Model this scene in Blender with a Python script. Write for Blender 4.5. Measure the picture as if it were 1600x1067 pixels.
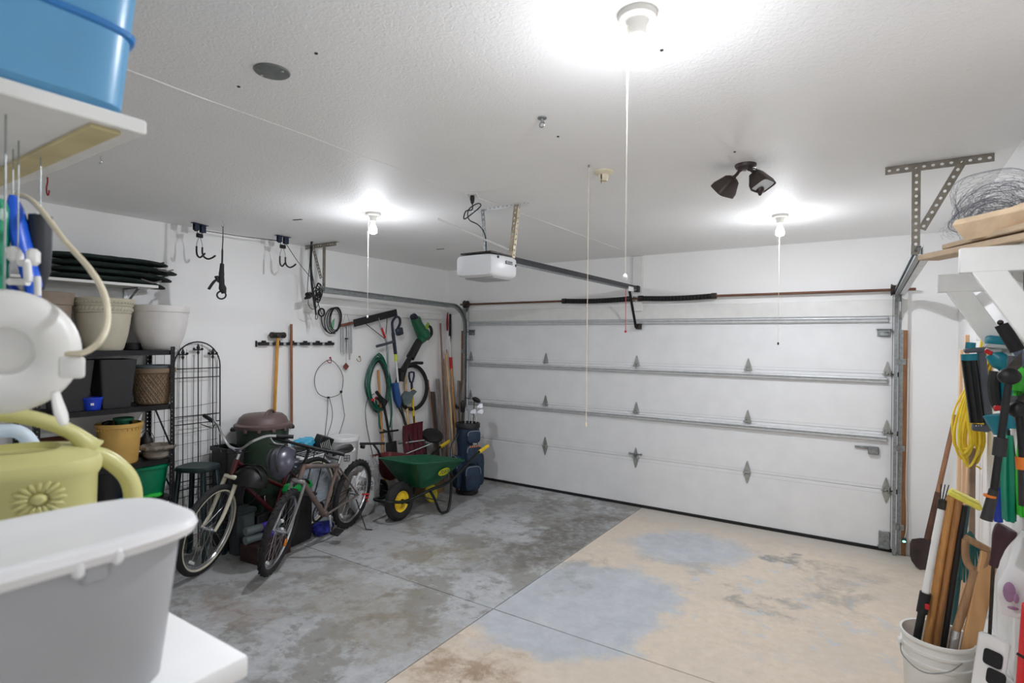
import bpy, bmesh, math, random
from mathutils import Vector, Matrix, Euler, noise
random.seed(7)
for o in list(bpy.data.objects): bpy.data.objects.remove(o)
SC = bpy.context.scene
COL = SC.collection
PI = math.pi

# ------------------------------------------------------------------ camera, world, exposure
CAM = Vector((4.7501, -6.1033, 1.8776)); YAW, PIT, ROL, FPX = .5831, -.0023, .010, 874.4
FW = Vector((-math.sin(YAW)*math.cos(PIT), math.cos(YAW)*math.cos(PIT), math.sin(PIT)))
RT0 = Vector((math.cos(YAW), math.sin(YAW), 0)); UP0 = RT0.cross(FW)
RT = RT0*math.cos(ROL)+UP0*math.sin(ROL); UP = UP0*math.cos(ROL)-RT0*math.sin(ROL)
cd = bpy.data.cameras.new('camera'); cam = bpy.data.objects.new('camera', cd); COL.objects.link(cam)
mw = Matrix((RT, UP, -FW)).transposed().to_4x4(); mw.translation = CAM
cam.matrix_world = mw
cd.sensor_width = 36; cd.lens = FPX/1600*36; cd.clip_start = .02
cd.dof.use_dof = True; cd.dof.focus_distance = 5.0; cd.dof.aperture_fstop = 3.4
SC.camera = cam
w = bpy.data.worlds.new('world'); SC.world = w; w.use_nodes = True
w.node_tree.nodes['Background'].inputs[0].default_value = (.75, .8, .9, 1)
w.node_tree.nodes['Background'].inputs[1].default_value = .5
SC.view_settings.view_transform = 'Standard'; SC.view_settings.look = 'None'
SC.view_settings.exposure = 0.16; SC.view_settings.gamma = 1; SC.view_settings.use_curve_mapping = False
SC.cycles.use_denoising = True
SC.cycles.max_bounces = 8; SC.cycles.diffuse_bounces = 6; SC.cycles.glossy_bounces = 3
SC.cycles.transmission_bounces = 6; SC.cycles.transparent_max_bounces = 8
SC.cycles.caustics_reflective = False; SC.cycles.caustics_refractive = False
SC.cycles.sample_clamp_indirect = 6
BULB = 2750.0        # radiance of the three bare bulbs

# ------------------------------------------------------------------ measuring helper: a photo point on a real plane of the room
XL, XR, YB, ZC = -.36, 5.30, -6.42, 2.85
def hit(ax, v, px, py):
    d = FW + RT*((px-800)/FPX) - UP*((py-533.5)/FPX)
    t = (v-CAM[ax])/d[ax]
    return CAM + d*t
def PX(v, px, py): return hit(0, v, px, py)
def PY(v, px, py): return hit(1, v, px, py)
def PZ(v, px, py): return hit(2, v, px, py)
def LW(px, py, off=0): return hit(0, XL+off, px, py)
def RW(px, py, off=0): return hit(0, XR-off, px, py)
def FL(px, py): return hit(2, 0, px, py)
def CL(px, py): return hit(2, ZC, px, py)

# ------------------------------------------------------------------ materials
def srgb(c):
    return tuple(((v/255)/12.92 if v/255 <= .04045 else ((v/255+.055)/1.055)**2.4) for v in c)+(1,)
MATS = {}
def mat(name, col, rough=.5, metal=0, var=.12, scale=18, bump=0, bscale=120, spec=.5, stretch=None, col2=None, trans=0, emit=0, alpha=1, coat=0):
    """procedural principled material: noise-varied colour, optional fine relief"""
    if name in MATS: return MATS[name]
    m = bpy.data.materials.new(name); m.use_nodes = True; MATS[name] = m
    nt = m.node_tree; N = nt.nodes; Lk = nt.links
    b = N['Principled BSDF']
    b.inputs['Roughness'].default_value = rough; b.inputs['Metallic'].default_value = metal
    b.inputs['Specular IOR Level'].default_value = spec
    b.inputs['Transmission Weight'].default_value = trans; b.inputs['Alpha'].default_value = alpha
    b.inputs['Coat Weight'].default_value = coat
    tc = N.new('ShaderNodeTexCoord'); src = tc.outputs['Object']
    if stretch:
        mp = N.new('ShaderNodeMapping'); mp.inputs['Scale'].default_value = stretch
        Lk.new(src, mp.inputs['Vector']); src = mp.outputs[0]
    nz = N.new('ShaderNodeTexNoise'); nz.inputs['Scale'].default_value = scale; nz.inputs['Detail'].default_value = 5
    Lk.new(src, nz.inputs['Vector'])
    rp = N.new('ShaderNodeValToRGB')
    c = srgb(col)
    a = tuple(max(0, v*(1-var)) for v in c[:3])+(1,)
    d = srgb(col2) if col2 else tuple(min(1, v*(1+var)) for v in c[:3])+(1,)
    rp.color_ramp.elements[0].position = .32; rp.color_ramp.elements[0].color = a
    rp.color_ramp.elements[1].position = .68; rp.color_ramp.elements[1].color = d
    Lk.new(nz.outputs[0], rp.inputs[0]); Lk.new(rp.outputs[0], b.inputs['Base Color'])
    if bump:
        n2 = N.new('ShaderNodeTexNoise'); n2.inputs['Scale'].default_value = bscale; n2.inputs['Detail'].default_value = 4
        Lk.new(src, n2.inputs['Vector'])
        bp = N.new('ShaderNodeBump'); bp.inputs['Strength'].default_value = bump; bp.inputs['Distance'].default_value = .004
        Lk.new(n2.outputs[0], bp.inputs['Height']); Lk.new(bp.outputs[0], b.inputs['Normal'])
    if emit:
        b.inputs['Emission Color'].default_value = c; b.inputs['Emission Strength'].default_value = emit
    return m

# ------------------------------------------------------------------ mesh builder
def V(*a): return Vector(a)
def curve(pts, k=6, closed=False):
    """Catmull-Rom through the points"""
    P = [Vector(p) for p in pts]; n = len(P); out = []
    rng = range(n if closed else n-1)
    for i in rng:
        p0 = P[(i-1) % n] if closed or i > 0 else P[0]*2-P[1]
        p1 = P[i]; p2 = P[(i+1) % n]
        p3 = P[(i+2) % n] if closed or i+2 < n else P[-1]*2-P[-2]
        for j in range(k):
            t = j/k
            out.append(.5*((2*p1)+(p2-p0)*t+(2*p0-5*p1+4*p2-p3)*t*t+(3*p1-p0-3*p2+p3)*t**3))
    if not closed: out.append(P[-1])
    return out
class MB:
    def __init__(s): s.v = []; s.f = []
    def add(s, vs, fs, M=None):
        o = len(s.v)
        s.v += [(M @ Vector(p)) if M else Vector(p) for p in vs]
        s.f += [tuple(i+o for i in f) for f in fs]
        return s
    def box(s, c, d, M=None, bev=0, seg=1):
        x, y, z = d[0]/2, d[1]/2, d[2]/2
        vs = [(a*x, b*y, e*z) for a in (-1, 1) for b in (-1, 1) for e in (-1, 1)]
        fs = [(0, 1, 3, 2), (4, 6, 7, 5), (0, 4, 5, 1), (2, 3, 7, 6), (0, 2, 6, 4), (1, 5, 7, 3)]
        if bev:
            bm = bmesh.new(); bv = [bm.verts.new(p) for p in vs]
            for f in fs: bm.faces.new([bv[i] for i in f])
            bmesh.ops.bevel(bm, geom=list(bm.edges), offset=min(bev, min(x, y, z)*.95), segments=seg, affect='EDGES', profile=.5)
            bm.verts.index_update()
            vs = [tuple(p.co) for p in bm.verts]; fs = [tuple(q.index for q in f.verts) for f in bm.faces]; bm.free()
        T = Matrix.Translation(Vector(c)) @ (M.to_4x4() if M else Matrix.Identity(4))
        return s.add(vs, fs, T)
    def bar(s, a, b, w, t, up=(0, 0, 1), bev=0):
        """a rectangular bar from a to b: width w across, thickness t along up"""
        a, b = Vector(a), Vector(b); d = b-a; L = d.length; d.normalize()
        u = Vector(up); u = (u-d*u.dot(d))
        if u.length < 1e-5: u = d.orthogonal()
        u.normalize(); r = d.cross(u)
        M = Matrix((d, r, u)).transposed()
        return s.box((a+b)/2, (L, w, t), M, bev)
    def tube(s, pts, r, n=8, closed=False, caps=True, sq=1.0, upv=None):
        P = [Vector(p) for p in pts]; m = len(P)
        R = [r]*m if not hasattr(r, '__len__') else list(r)
        T = []
        for i in range(m):
            if closed: t = P[(i+1) % m]-P[i-1]
            else: t = P[min(i+1, m-1)]-P[max(i-1, 0)]
            if t.length < 1e-9: t = Vector((0, 0, 1))
            T.append(t.normalized())
        u = (Vector(upv)-T[0]*Vector(upv).dot(T[0])).normalized() if upv else T[0].orthogonal().normalized()
        o = len(s.v)
        for i in range(m):
            if i:
                q = T[i-1].rotation_difference(T[i]); u = q @ u
                if upv: 
                    uu = Vector(upv)-T[i]*Vector(upv).dot(T[i])
                    if uu.length > 1e-4: u = uu.normalized()
                u = (u-T[i]*u.dot(T[i])).normalized()
            w_ = T[i].cross(u)
            for k in range(n):
                a = 2*PI*k/n
                s.v.append(P[i]+(u*math.cos(a)*sq+w_*math.sin(a))*R[i])
        for i in range(m if closed else m-1):
            j = (i+1) % m
            for k in range(n):
                l = (k+1) % n
                s.f.append((o+i*n+k, o+i*n+l, o+j*n+l, o+j*n+k))
        if caps and not closed:
            s.f.append(tuple(o+k for k in range(n))[::-1]); s.f.append(tuple(o+(m-1)*n+k for k in range(n)))
        return s
    def cyl(s, a, b, r, r2=None, n=14):
        return s.tube([a, b], [r, r if r2 is None else r2], n)
    def rings(s, rs, cap0=True, cap1=True, closed=False):
        """skin equal-length rings of points"""
        o = len(s.v); n = len(rs[0])
        for r in rs: s.v += [Vector(p) for p in r]
        m = len(rs)
        for i in range(m if closed else m-1):
            j = (i+1) % m
            for k in range(n):
                l = (k+1) % n
                s.f.append((o+i*n+k, o+i*n+l, o+j*n+l, o+j*n+k))
        if not closed:
            if cap0: s.f.append(tuple(o+k for k in range(n))[::-1])
            if cap1: s.f.append(tuple(o+(m-1)*n+k for k in range(n)))
        return s
    def lathe(s, prof, c=(0, 0, 0), n=28, M=None, sx=1, sy=1, cap0=True, cap1=True):
        T = Matrix.Translation(Vector(c)) @ (M.to_4x4() if M else Matrix.Identity(4))
        return s.rings([[T @ Vector((r*math.cos(2*PI*k/n)*sx, r*math.sin(2*PI*k/n)*sy, z)) for k in range(n)] for r, z in prof], cap0, cap1)
    def rrect(s, prof, c=(0, 0, 0), M=None, e=4.0, n=36, cap0=True, cap1=True):
        """superellipse rings: prof = (half x, half y, z); e sets how square"""
        T = Matrix.Translation(Vector(c)) @ (M.to_4x4() if M else Matrix.Identity(4))
        def pt(a, b, t):
            ct, st = math.cos(t), math.sin(t)
            return a*math.copysign(abs(ct)**(2/e), ct), b*math.copysign(abs(st)**(2/e), st)
        return s.rings([[T @ Vector(pt(a, b, 2*PI*k/n)+(z,)) for k in range(n)] for a, b, z in prof], cap0, cap1)
    def ball(s, c, r, n=14, m=9, M=None):
        if not hasattr(r, '__len__'): r = (r, r, r)
        T = Matrix.Translation(Vector(c)) @ (M.to_4x4() if M else Matrix.Identity(4))
        rs = []
        for i in range(m+1):
            t = -PI/2+PI*i/m; q = max(math.cos(t), .02)
            rs.append([T @ Vector((r[0]*q*math.cos(2*PI*k/n), r[1]*q*math.sin(2*PI*k/n), r[2]*math.sin(t))) for k in range(n)])
        return s.rings(rs)
    def prism(s, pts, thick, M=None, c=(0, 0, 0)):
        """extrude a 2-D outline (local xy) along local z by thick, centred"""
        T = Matrix.Translation(Vector(c)) @ (M.to_4x4() if M else Matrix.Identity(4))
        return s.rings([[T @ Vector((x, y, z)) for x, y in pts] for z in (-thick/2, thick/2)])
    def ring_hole(s, prof_pts, closed=True): return s
    def perforated(s, a, b, wid, th, up, pitch=.038, hr=.0075, n_w=1):
        """flat punched strip from a to b with a row of through holes"""
        a, b = Vector(a), Vector(b); d = b-a; L = d.length; d.normalize()
        u = Vector(up); u = (u-d*u.dot(d)).normalized(); nn = d.cross(u)
        k = max(1, round(L/pitch)); pl = L/k
        for i in range(k):
            c = a+d*pl*(i+.5); ox = [];
            for (p, q) in ((-.5, -.5), (0, -.5), (.5, -.5), (.5, 0), (.5, .5), (0, .5), (-.5, .5), (-.5, 0)):
                ox.append(c+d*pl*p+u*wid*q)
            ix = []
            for j in range(8):
                t = -3*PI/4+j*PI/4
                ix.append(c+d*hr*math.cos(t)*1.15+u*hr*math.sin(t))
            o = len(s.v)
            for z in (0, 1):
                s.v += [p+nn*th*(z-.5) for p in ox]+[p+nn*th*(z-.5) for p in ix]
            for j in range(8):
                l = (j+1) % 8
                s.f.append((o+j, o+l, o+8+l, o+8+j)); s.f.append((o+16+l, o+16+j, o+24+j, o+24+l))
                s.f.append((o+8+j, o+8+l, o+24+l, o+24+j)); s.f.append((o+l, o+j, o+16+j, o+16+l))
        return s
    def build(s, name, m, parent=None, local=False, ang=38, kind=None, label=None, me_only=False):
        me = bpy.data.meshes.new(name)
        vs = s.v
        if parent is not None and not local:
            I = PM[parent.name].inverted(); vs = [I @ p for p in vs]
        me.from_pydata([tuple(p) for p in vs], [], s.f)
        bm = bmesh.new(); bm.from_mesh(me); bmesh.ops.recalc_face_normals(bm, faces=bm.faces); bm.to_mesh(me); bm.free()
        for p in me.polygons: p.use_smooth = True
        me.set_sharp_from_angle(angle=math.radians(ang))
        for q in (m if isinstance(m, (list, tuple)) else [m]): me.materials.append(q)
        o = bpy.data.objects.new(name, me); COL.objects.link(o)
        PM[o.name] = PM[parent.name].copy() if parent is not None else Matrix.Identity(4)
        if parent is not None: o.parent = parent
        if kind: o['kind'] = kind
        if label: o['label'] = label
        return o
PM = {}
def thing(name, label, cat, loc=(0, 0, 0), rz=0, group=None, rot=None):
    o = bpy.data.objects.new(name, None); COL.objects.link(o)
    o.empty_display_size = .05
    o.location = loc; o.rotation_euler = rot if rot else (0, 0, rz)
    PM[o.name] = Matrix.Translation(Vector(loc)) @ Euler(rot if rot else (0, 0, rz)).to_matrix().to_4x4()
    o['label'] = label; o['category'] = cat
    if group: o['group'] = group
    return o
def tag(o, label, cat, group=None):
    o['label'] = label; o['category'] = cat
    if group: o['group'] = group
    return o
def text_part(body, size, M, m, parent, name='lettering', extrude=.0008, local=False, align='CENTER', shear=0):
    cu = bpy.data.curves.new(name, 'FONT'); cu.body = body; cu.size = size; cu.extrude = extrude
    cu.align_x = align; cu.align_y = 'CENTER'; cu.shear = shear
    t = bpy.data.objects.new(name+'_tmp', cu); COL.objects.link(t)
    dg = bpy.context.evaluated_depsgraph_get()
    me = bpy.data.meshes.new_from_object(t.evaluated_get(dg))
    bpy.data.objects.remove(t); bpy.data.curves.remove(cu)
    T = M if (local or parent is None) else PM[parent.name].inverted() @ M
    me.transform(T); me.materials.clear(); me.materials.append(m); me.name = name
    o = bpy.data.objects.new(name, me); COL.objects.link(o)
    if parent is not None: o.parent = parent
    return o
def frame(o, x, y, z=None):
    """matrix with origin o, x axis, y axis"""
    x = Vector(x).normalized(); y = Vector(y); y = (y-x*y.dot(x)).normalized(); z = x.cross(y)
    M = Matrix((x, y, z)).transposed().to_4x4(); M.translation = Vector(o); return M
RX = lambda a: Matrix.Rotation(a, 3, 'X')
RY = lambda a: Matrix.Rotation(a, 3, 'Y')
RZ = lambda a: Matrix.Rotation(a, 3, 'Z')

# shared materials
M_steel = mat('galvanised_steel', (150, 155, 156), .38, .85, .18, 40, bump=.05)
M_dsteel = mat('dark_steel', (70, 66, 62), .45, .8, .25, 30)
M_black = mat('black_plastic', (18, 18, 20), .5, 0, .2, 30)
M_rubber = mat('black_rubber', (22, 22, 23), .75, 0, .2, 40, bump=.15, bscale=200)
M_chrome = mat('chrome', (215, 218, 222), .16, 1, .04, 20)
M_whitep = mat('white_plastic', (232, 232, 230), .38, 0, .03, 12)
M_paintw = mat('white_painted_wood', (226, 226, 223), .5, 0, .04, 9, bump=.05, bscale=60)
M_wood = mat('raw_pine', (212, 176, 132), .6, 0, .16, 7, stretch=(1, 1, 1), bump=.08, bscale=80)
M_handle = mat('ash_handle', (196, 142, 82), .5, 0, .18, 14, stretch=(6, 6, .8))
M_dwood = mat('brown_handle', (140, 92, 62), .55, 0, .2, 14, stretch=(6, 6, .8))
M_yellow = mat('yellow_plastic', (236, 200, 40), .4, 0, .06, 14)
M_red = mat('red_plastic', (196, 30, 36), .4, 0, .1, 14)
M_green = mat('dark_green_plastic', (18, 88, 62), .42, 0, .12, 12)
M_teal = mat('teal_plastic', (0, 120, 138), .4, 0, .08, 14)
M_rope = mat('black_cord', (28, 28, 30), .8, 0, .2, 60)
# ================================================================== THE ROOM
def wall_mat(name, col, bscale, bstr, var=.03):
    m = bpy.data.materials.new(name); m.use_nodes = True; N = m.node_tree.nodes; Lk = m.node_tree.links
    b = N['Principled BSDF']; b.inputs['Roughness'].default_value = .62; b.inputs['Specular IOR Level'].default_value = .3
    g = N.new('ShaderNodeNewGeometry')
    n1 = N.new('ShaderNodeTexNoise'); n1.inputs['Scale'].default_value = 2.2; n1.inputs['Detail'].default_value = 6
    Lk.new(g.outputs['Position'], n1.inputs['Vector'])
    rp = N.new('ShaderNodeValToRGB'); c = srgb(col)
    rp.color_ramp.elements[0].position = .3; rp.color_ramp.elements[0].color = tuple(v*(1-var) for v in c[:3])+(1,)
    rp.color_ramp.elements[1].position = .7; rp.color_ramp.elements[1].color = c
    Lk.new(n1.outputs[0], rp.inputs[0]); Lk.new(rp.outputs[0], b.inputs['Base Color'])
    n2 = N.new('ShaderNodeTexNoise'); n2.inputs['Scale'].default_value = bscale; n2.inputs['Detail'].default_value = 3; n2.inputs['Distortion'].default_value = 1.2
    Lk.new(g.outputs['Position'], n2.inputs['Vector'])
    bp = N.new('ShaderNodeBump'); bp.inputs['Strength'].default_value = bstr; bp.inputs['Distance'].default_value = .006
    Lk.new(n2.outputs[0], bp.inputs['Height']); Lk.new(bp.outputs[0], b.inputs['Normal'])
    return m
M_wall = wall_mat('painted_drywall', (241, 241, 240), 30, .06)
M_ceil = wall_mat('textured_ceiling', (246, 246, 245), 55, .5)

def floor_mat():
    m = bpy.data.materials.new('worn_painted_concrete'); m.use_nodes = True; nt = m.node_tree; N = nt.nodes; Lk = nt.links
    b = N['Principled BSDF']; b.inputs['Specular IOR Level'].default_value = .35
    g = N.new('ShaderNodeNewGeometry'); P = g.outputs['Position']
    def noise_(sc, det=5, dist=0, src=P):
        n = N.new('ShaderNodeTexNoise'); n.inputs['Scale'].default_value = sc; n.inputs['Detail'].default_value = det
        n.inputs['Distortion'].default_value = dist; n.inputs['Roughness'].default_value = .7
        Lk.new(src, n.inputs['Vector']); return n
    wn = noise_(3.2, 6)
    sub = N.new('ShaderNodeVectorMath'); sub.operation = 'SUBTRACT'; Lk.new(wn.outputs['Color'], sub.inputs[0]); sub.inputs[1].default_value = (.5, .5, .5)
    def warp(k):
        s = N.new('ShaderNodeVectorMath'); s.operation = 'SCALE'; s.inputs['Scale'].default_value = k; Lk.new(sub.outputs[0], s.inputs[0])
        a = N.new('ShaderNodeVectorMath'); a.operation = 'ADD'; Lk.new(P, a.inputs[0]); Lk.new(s.outputs[0], a.inputs[1]); return a.outputs[0]
    W1 = warp(.75); W2 = warp(1.3)
    def math_(op, a, c, clamp=False):
        n = N.new('ShaderNodeMath'); n.operation = op; n.use_clamp = clamp
        for i, v in enumerate((a, c)):
            if hasattr(v, 'links'): Lk.new(v, n.inputs[i])
            else: n.inputs[i].default_value = v
        return n.outputs[0]
    def blob(x, y, rx, ry, soft=.25, src=None, rot=0):
        mp = N.new('ShaderNodeMapping'); mp.vector_type = 'TEXTURE'
        mp.inputs['Location'].default_value = (x, y, 0); mp.inputs['Scale'].default_value = (rx, ry, 1e3); mp.inputs['Rotation'].default_value = (0, 0, rot)
        Lk.new(src or W1, mp.inputs['Vector'])
        ln = N.new('ShaderNodeVectorMath'); ln.operation = 'LENGTH'; Lk.new(mp.outputs[0], ln.inputs[0])
        r = N.new('ShaderNodeMapRange'); r.interpolation_type = 'SMOOTHSTEP'
        r.inputs['From Min'].default_value = 1+soft; r.inputs['From Max'].default_value = 1-soft
        Lk.new(ln.outputs['Value'], r.inputs['Value']); return r.outputs[0]
    def mix(f, a, c):
        n = N.new('ShaderNodeMix'); n.data_type = 'RGBA'; n.clamp_factor = True
        if hasattr(f, 'links'): Lk.new(f, n.inputs[0])
        else: n.inputs[0].default_value = f
        for i, v in ((6, a), (7, c)):
            if hasattr(v, 'links'): Lk.new(v, n.inputs[i])
            else: n.inputs[i].default_value = srgb(v)
        return n.outputs[2]
    def ramp(src, a, c):
        r = N.new('ShaderNodeMapRange'); r.inputs['From Min'].default_value = a; r.inputs['From Max'].default_value = c; r.clamp = True
        Lk.new(src, r.inputs['Value']); return r.outputs[0]
    sep = N.new('ShaderNodeSeparateXYZ'); Lk.new(P, sep.inputs[0])
    right = ramp(sep.outputs[0], 2.494, 2.514)
    fine = noise_(14, 9, .2); mid = noise_(2.6, 7, .3); mid2 = noise_(5.5, 10, .25)
    big = noise_(1.1, 5, .3); speck = noise_(60, 3)
    mpx = N.new('ShaderNodeMapping'); mpx.inputs['Location'].default_value = (7.3, 2.1, 0); Lk.new(P, mpx.inputs[0])
    midb = noise_(2.1, 10, .25, mpx.outputs[0])
    # left bay: grey paint worn to darker, brownish concrete
    left = mix(ramp(fine.outputs[0], .35, .65), (164, 166, 168), (187, 189, 190))
    worn = math_('MAXIMUM', ramp(midb.outputs[0], .49, .56), 0.0)
    left = mix(math_('MULTIPLY', worn, .75), left, (132, 129, 122))
    left = mix(math_('MULTIPLY', ramp(mid2.outputs[0], .54, .62), .6), left, (114, 110, 102))
    for (x, y, rx, ry, a, c, rt_) in ((2.25, -1.35, .33, .85, .75, (92, 87, 80), -.06), (1.8, -.75, .7, .3, .55, (104, 98, 90), 0), (1.95, -2.1, .5, .4, .5, (108, 102, 92), .3),
                                 (1.5, -2.35, .45, .2, .5, (140, 130, 106), .5), (2.1, -3.5, .4, .3, .6, (132, 121, 100), 0), (1.55, -3.25, .45, .3, .55, (130, 120, 98), .3),
                                 (1.0, -3.95, .3, .18, .45, (132, 104, 78), .4), (.2, -1.6, 1.2, 1.6, .4, (140, 138, 136), 0), (.2, -3.3, 1.3, 1.0, .35, (146, 144, 141), 0)):
        left = mix(math_('MULTIPLY', math_('MULTIPLY', blob(x, y, rx, ry, .45, W2, rt_), a), ramp(fine.outputs[0], .3, .55)), left, c)
    # right bay: bare tan concrete with remains of blue-grey paint
    tan = mix(ramp(fine.outputs[0], .35, .7), (206, 191, 173), (220, 207, 190))
    tan = mix(math_('MULTIPLY', ramp(big.outputs[0], .42, .62), .5), tan, (196, 187, 174))
    tan = mix(math_('MULTIPLY', ramp(sep.outputs[1], -.55, -.12), .7), tan, (180, 178, 172))
    tan = mix(math_('MULTIPLY', ramp(midb.outputs[0], .55, .66), .45), tan, (182, 172, 158))
    blue = mix(ramp(mid2.outputs[0], .4, .65), (176, 180, 185), (192, 196, 200))
    bm_ = blob(2.95, -2.5, .62, .82, .12, W1, -.35)
    bm_ = math_('MAXIMUM', bm_, blob(3.3, -.95, .5, .42, .3, W1, .4))
    bm_ = math_('MAXIMUM', bm_, math_('MULTIPLY', blob(4.15, -1.5, .8, .8, .8, W2), ramp(mid2.outputs[0], .56, .6)))
    tan = mix(bm_, tan, blue)
    for (x, y, rx, ry, a, c) in ((4.03, -.72, .2, .12, .75, (128, 128, 126)), (3.97, -1.76, .28, .16, .7, (142, 136, 126)), (4.5, -1.3, .22, .3, .6, (150, 146, 138)),
                                 (2.75, -3.6, .35, .22, .75, (148, 120, 92)), (2.7, -2.0, .16, .3, .55, (138, 136, 132)), (3.4, -1.35, .3, .1, .5, (146, 144, 140)), (4.4, -.75, .3, .15, .5, (150, 144, 134))):
        tan = mix(math_('MULTIPLY', math_('MULTIPLY', blob(x, y, rx, ry, .6, W2), a), ramp(mid2.outputs[0], .42, .55)), tan, c)
    colr = mix(right, left, tan)
    colr = mix(math_('MULTIPLY', ramp(speck.outputs[0], .66, .74), .35), colr, (96, 88, 78))
    Lk.new(colr, b.inputs['Base Color'])
    rr = N.new('ShaderNodeMapRange'); rr.inputs['To Min'].default_value = .38; rr.inputs['To Max'].default_value = .7
    Lk.new(mid.outputs[0], rr.inputs['Value']); Lk.new(rr.outputs[0], b.inputs['Roughness'])
    bp = N.new('ShaderNodeBump'); bp.inputs['Strength'].default_value = .12; bp.inputs['Distance'].default_value = .004
    Lk.new(fine.outputs[0], bp.inputs['Height']); Lk.new(bp.outputs[0], b.inputs['Normal'])
    return m
M_floor = floor_mat()
M_joint = mat('joint_dirt', (84, 80, 74), .9, 0, .2, 20)

fl = MB().box(((XL+XR)/2, (YB+.1)/2, -.06), (XR-XL+.4, .1-YB+.3, .1)).build('floor', M_joint, kind='structure')
gap = .0035; JX, JY = 2.504, -2.904
for (x0, x1) in ((XL-.02, JX-gap), (JX+gap, XR+.02)):
    for (y0, y1) in ((YB-.02, JY-gap), (JY+gap, .12)):
        MB().box(((x0+x1)/2, (y0+y1)/2, -.006), (x1-x0, y1-y0, .012), bev=.003).build('slab', M_floor, fl)

cl = MB().box(((XL+XR)/2, YB/2, ZC+.05), (XR-XL+.4, -YB+.4, .1)).build('ceiling', M_ceil, kind='structure')
# taped drywall seam that lifts along the middle of the ceiling
seam = MB()
yy = -5.4
pts = []
while yy < -.05:
    pts.append((2.44+.012*noise.noise(V(yy*3, 0, 0)), yy, ZC-.0005)); yy += .06
seam.tube(pts, [.0012+.005*max(0, noise.noise(V(p[1]*1.9, 3, 0))-.05) for p in pts], 6)
seam.build('ceiling_seam', M_ceil, cl)
M_dark = mat('dark_hole', (40, 38, 36), .8, 0, .2, 20)
for (px, py) in ((494, 83), (373, 135), (1034, 78), (1148, 237), (872, 213), (218, 198), (224, 198)):
    p = CL(px, py); MB().cyl(p+V(0, 0, .01), p-V(0, 0, .003), .008, .006, 8).build('nail_hole', M_dark, cl)
for (px, py, s) in ((465, 343, .1), (688, 389, .1)):
    p = CL(px, py); MB().box(p, (s*.9, .022, .006), RZ(.25), bev=.002).build('dark_patch', M_dark, cl)

DW, DH = 4.86, 2.13
MB().box((XL-.05, YB/2, ZC/2), (.1, -YB+.4, ZC)).build('wall_left', M_wall, kind='structure')
MB().box((XR+.05, YB/2, ZC/2), (.1, -YB+.4, ZC)).build('wall_right', M_wall, kind='structure')
MB().box(((XL+XR)/2, YB-.05, ZC/2), (XR-XL+.2, .1, ZC)).build('wall_back', M_wall, kind='structure')
for (x0, x1, z0, z1) in ((XL-.1, -.021, 0, ZC), (DW+.021, XR+.1, 0, ZC), (-.021, DW+.021, DH+.02, ZC)):
    MB().box(((x0+x1)/2, .07, (z0+z1)/2), (x1-x0, .14, z1-z0)).build('wall_front', M_wall, kind='structure')
MB().box((DW/2, -.006, 2.205), (DW+.02, .012, .15), bev=.003).build('trim_1', M_paintw, kind='structure')   # header board
# wooden jambs
M_jamb = mat('stained_jamb_wood', (132, 88, 52), .5, 0, .3, 9, stretch=(6, 6, .7))
for i, x in enumerate((DW+.062, -.062)):
    MB().box((x, -.02, 1.0), (.05, .05, 2.0), bev=.004).build('trim_%d' % (2+i), M_jamb, kind='structure')
    MB().box((x, -.02, 2.21), (.052, .052, .42), bev=.004).build('trim_%d' % (4+i), M_paintw, kind='structure')
# low concrete curb under the drywall
M_curb = mat('curb_concrete', (196, 192, 184), .8, 0, .1, 12, bump=.3, bscale=60)
MB().box((5.10, -.006, .07), (.40, .016, .14), bev=.004).build('baseboard_front', M_curb, kind='structure')
MB().box((XL+.006, YB/2, .06), (.016, -YB-.1, .12), bev=.004).build('baseboard_left', M_curb, kind='structure')
MB().box((XR-.03, -3.2, .13), (.06, 6.2, .26), bev=.006).build('baseboard_right', M_paintw, kind='structure')

# ================================================================== GARAGE DOOR
M_door = mat('door_enamel', (232, 233, 234), .42, 0, .03, 5, bump=.05, bscale=220)
M_line = mat('embossed_line', (214, 215, 217), .45, 0, .03, 5)
gd = thing('garage_door', 'wide white sectional garage door with steel hinges and struts', 'garage door', (DW/2, 0, 0))
M_strut = mat('pale_galvanised', (212, 214, 215), .42, .25, .08, 20)
M_hinge = mat('hinge_galvanised', (172, 174, 170), .42, .6, .12, 30)
HZ = [.02, .554, 1.075, 1.604, 2.13]
for i in range(4):
    b = MB().box((DW/2, .018, (HZ[i]+HZ[i+1])/2), (DW, .03, HZ[i+1]-HZ[i]-.003), bev=.003)
    sec = b.build('door_section', M_door, gd)
    if i < 3:
        e = MB()
        for dz in (-.035, .03): e.box((DW/2, .0025, HZ[i+1]+dz), (DW-.01, .003, .004))
        e.build('pressed_groove', M_line, sec)
MB().box((DW/2, .016, .012), (DW, .05, .036), bev=.006).build('bottom_seal', M_rubber, gd)
for z in (2.10, 1.604-.055, 1.075-.05):
    b = MB()
    prof = [(.002, .04), (-.012, .032), (-.034, .022), (-.036, .012), (-.014, .008), (-.012, -.014), (-.036, -.018), (-.034, -.03), (-.002, -.036)]
    prof = [(y*1.0, zz*.72) for y, zz in prof]
    b.rings([[V(x, y, z+zz) for y, zz in prof] for x in (.03, DW-.06)], True, True)
    b.build('strut', M_strut, gd)
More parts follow.
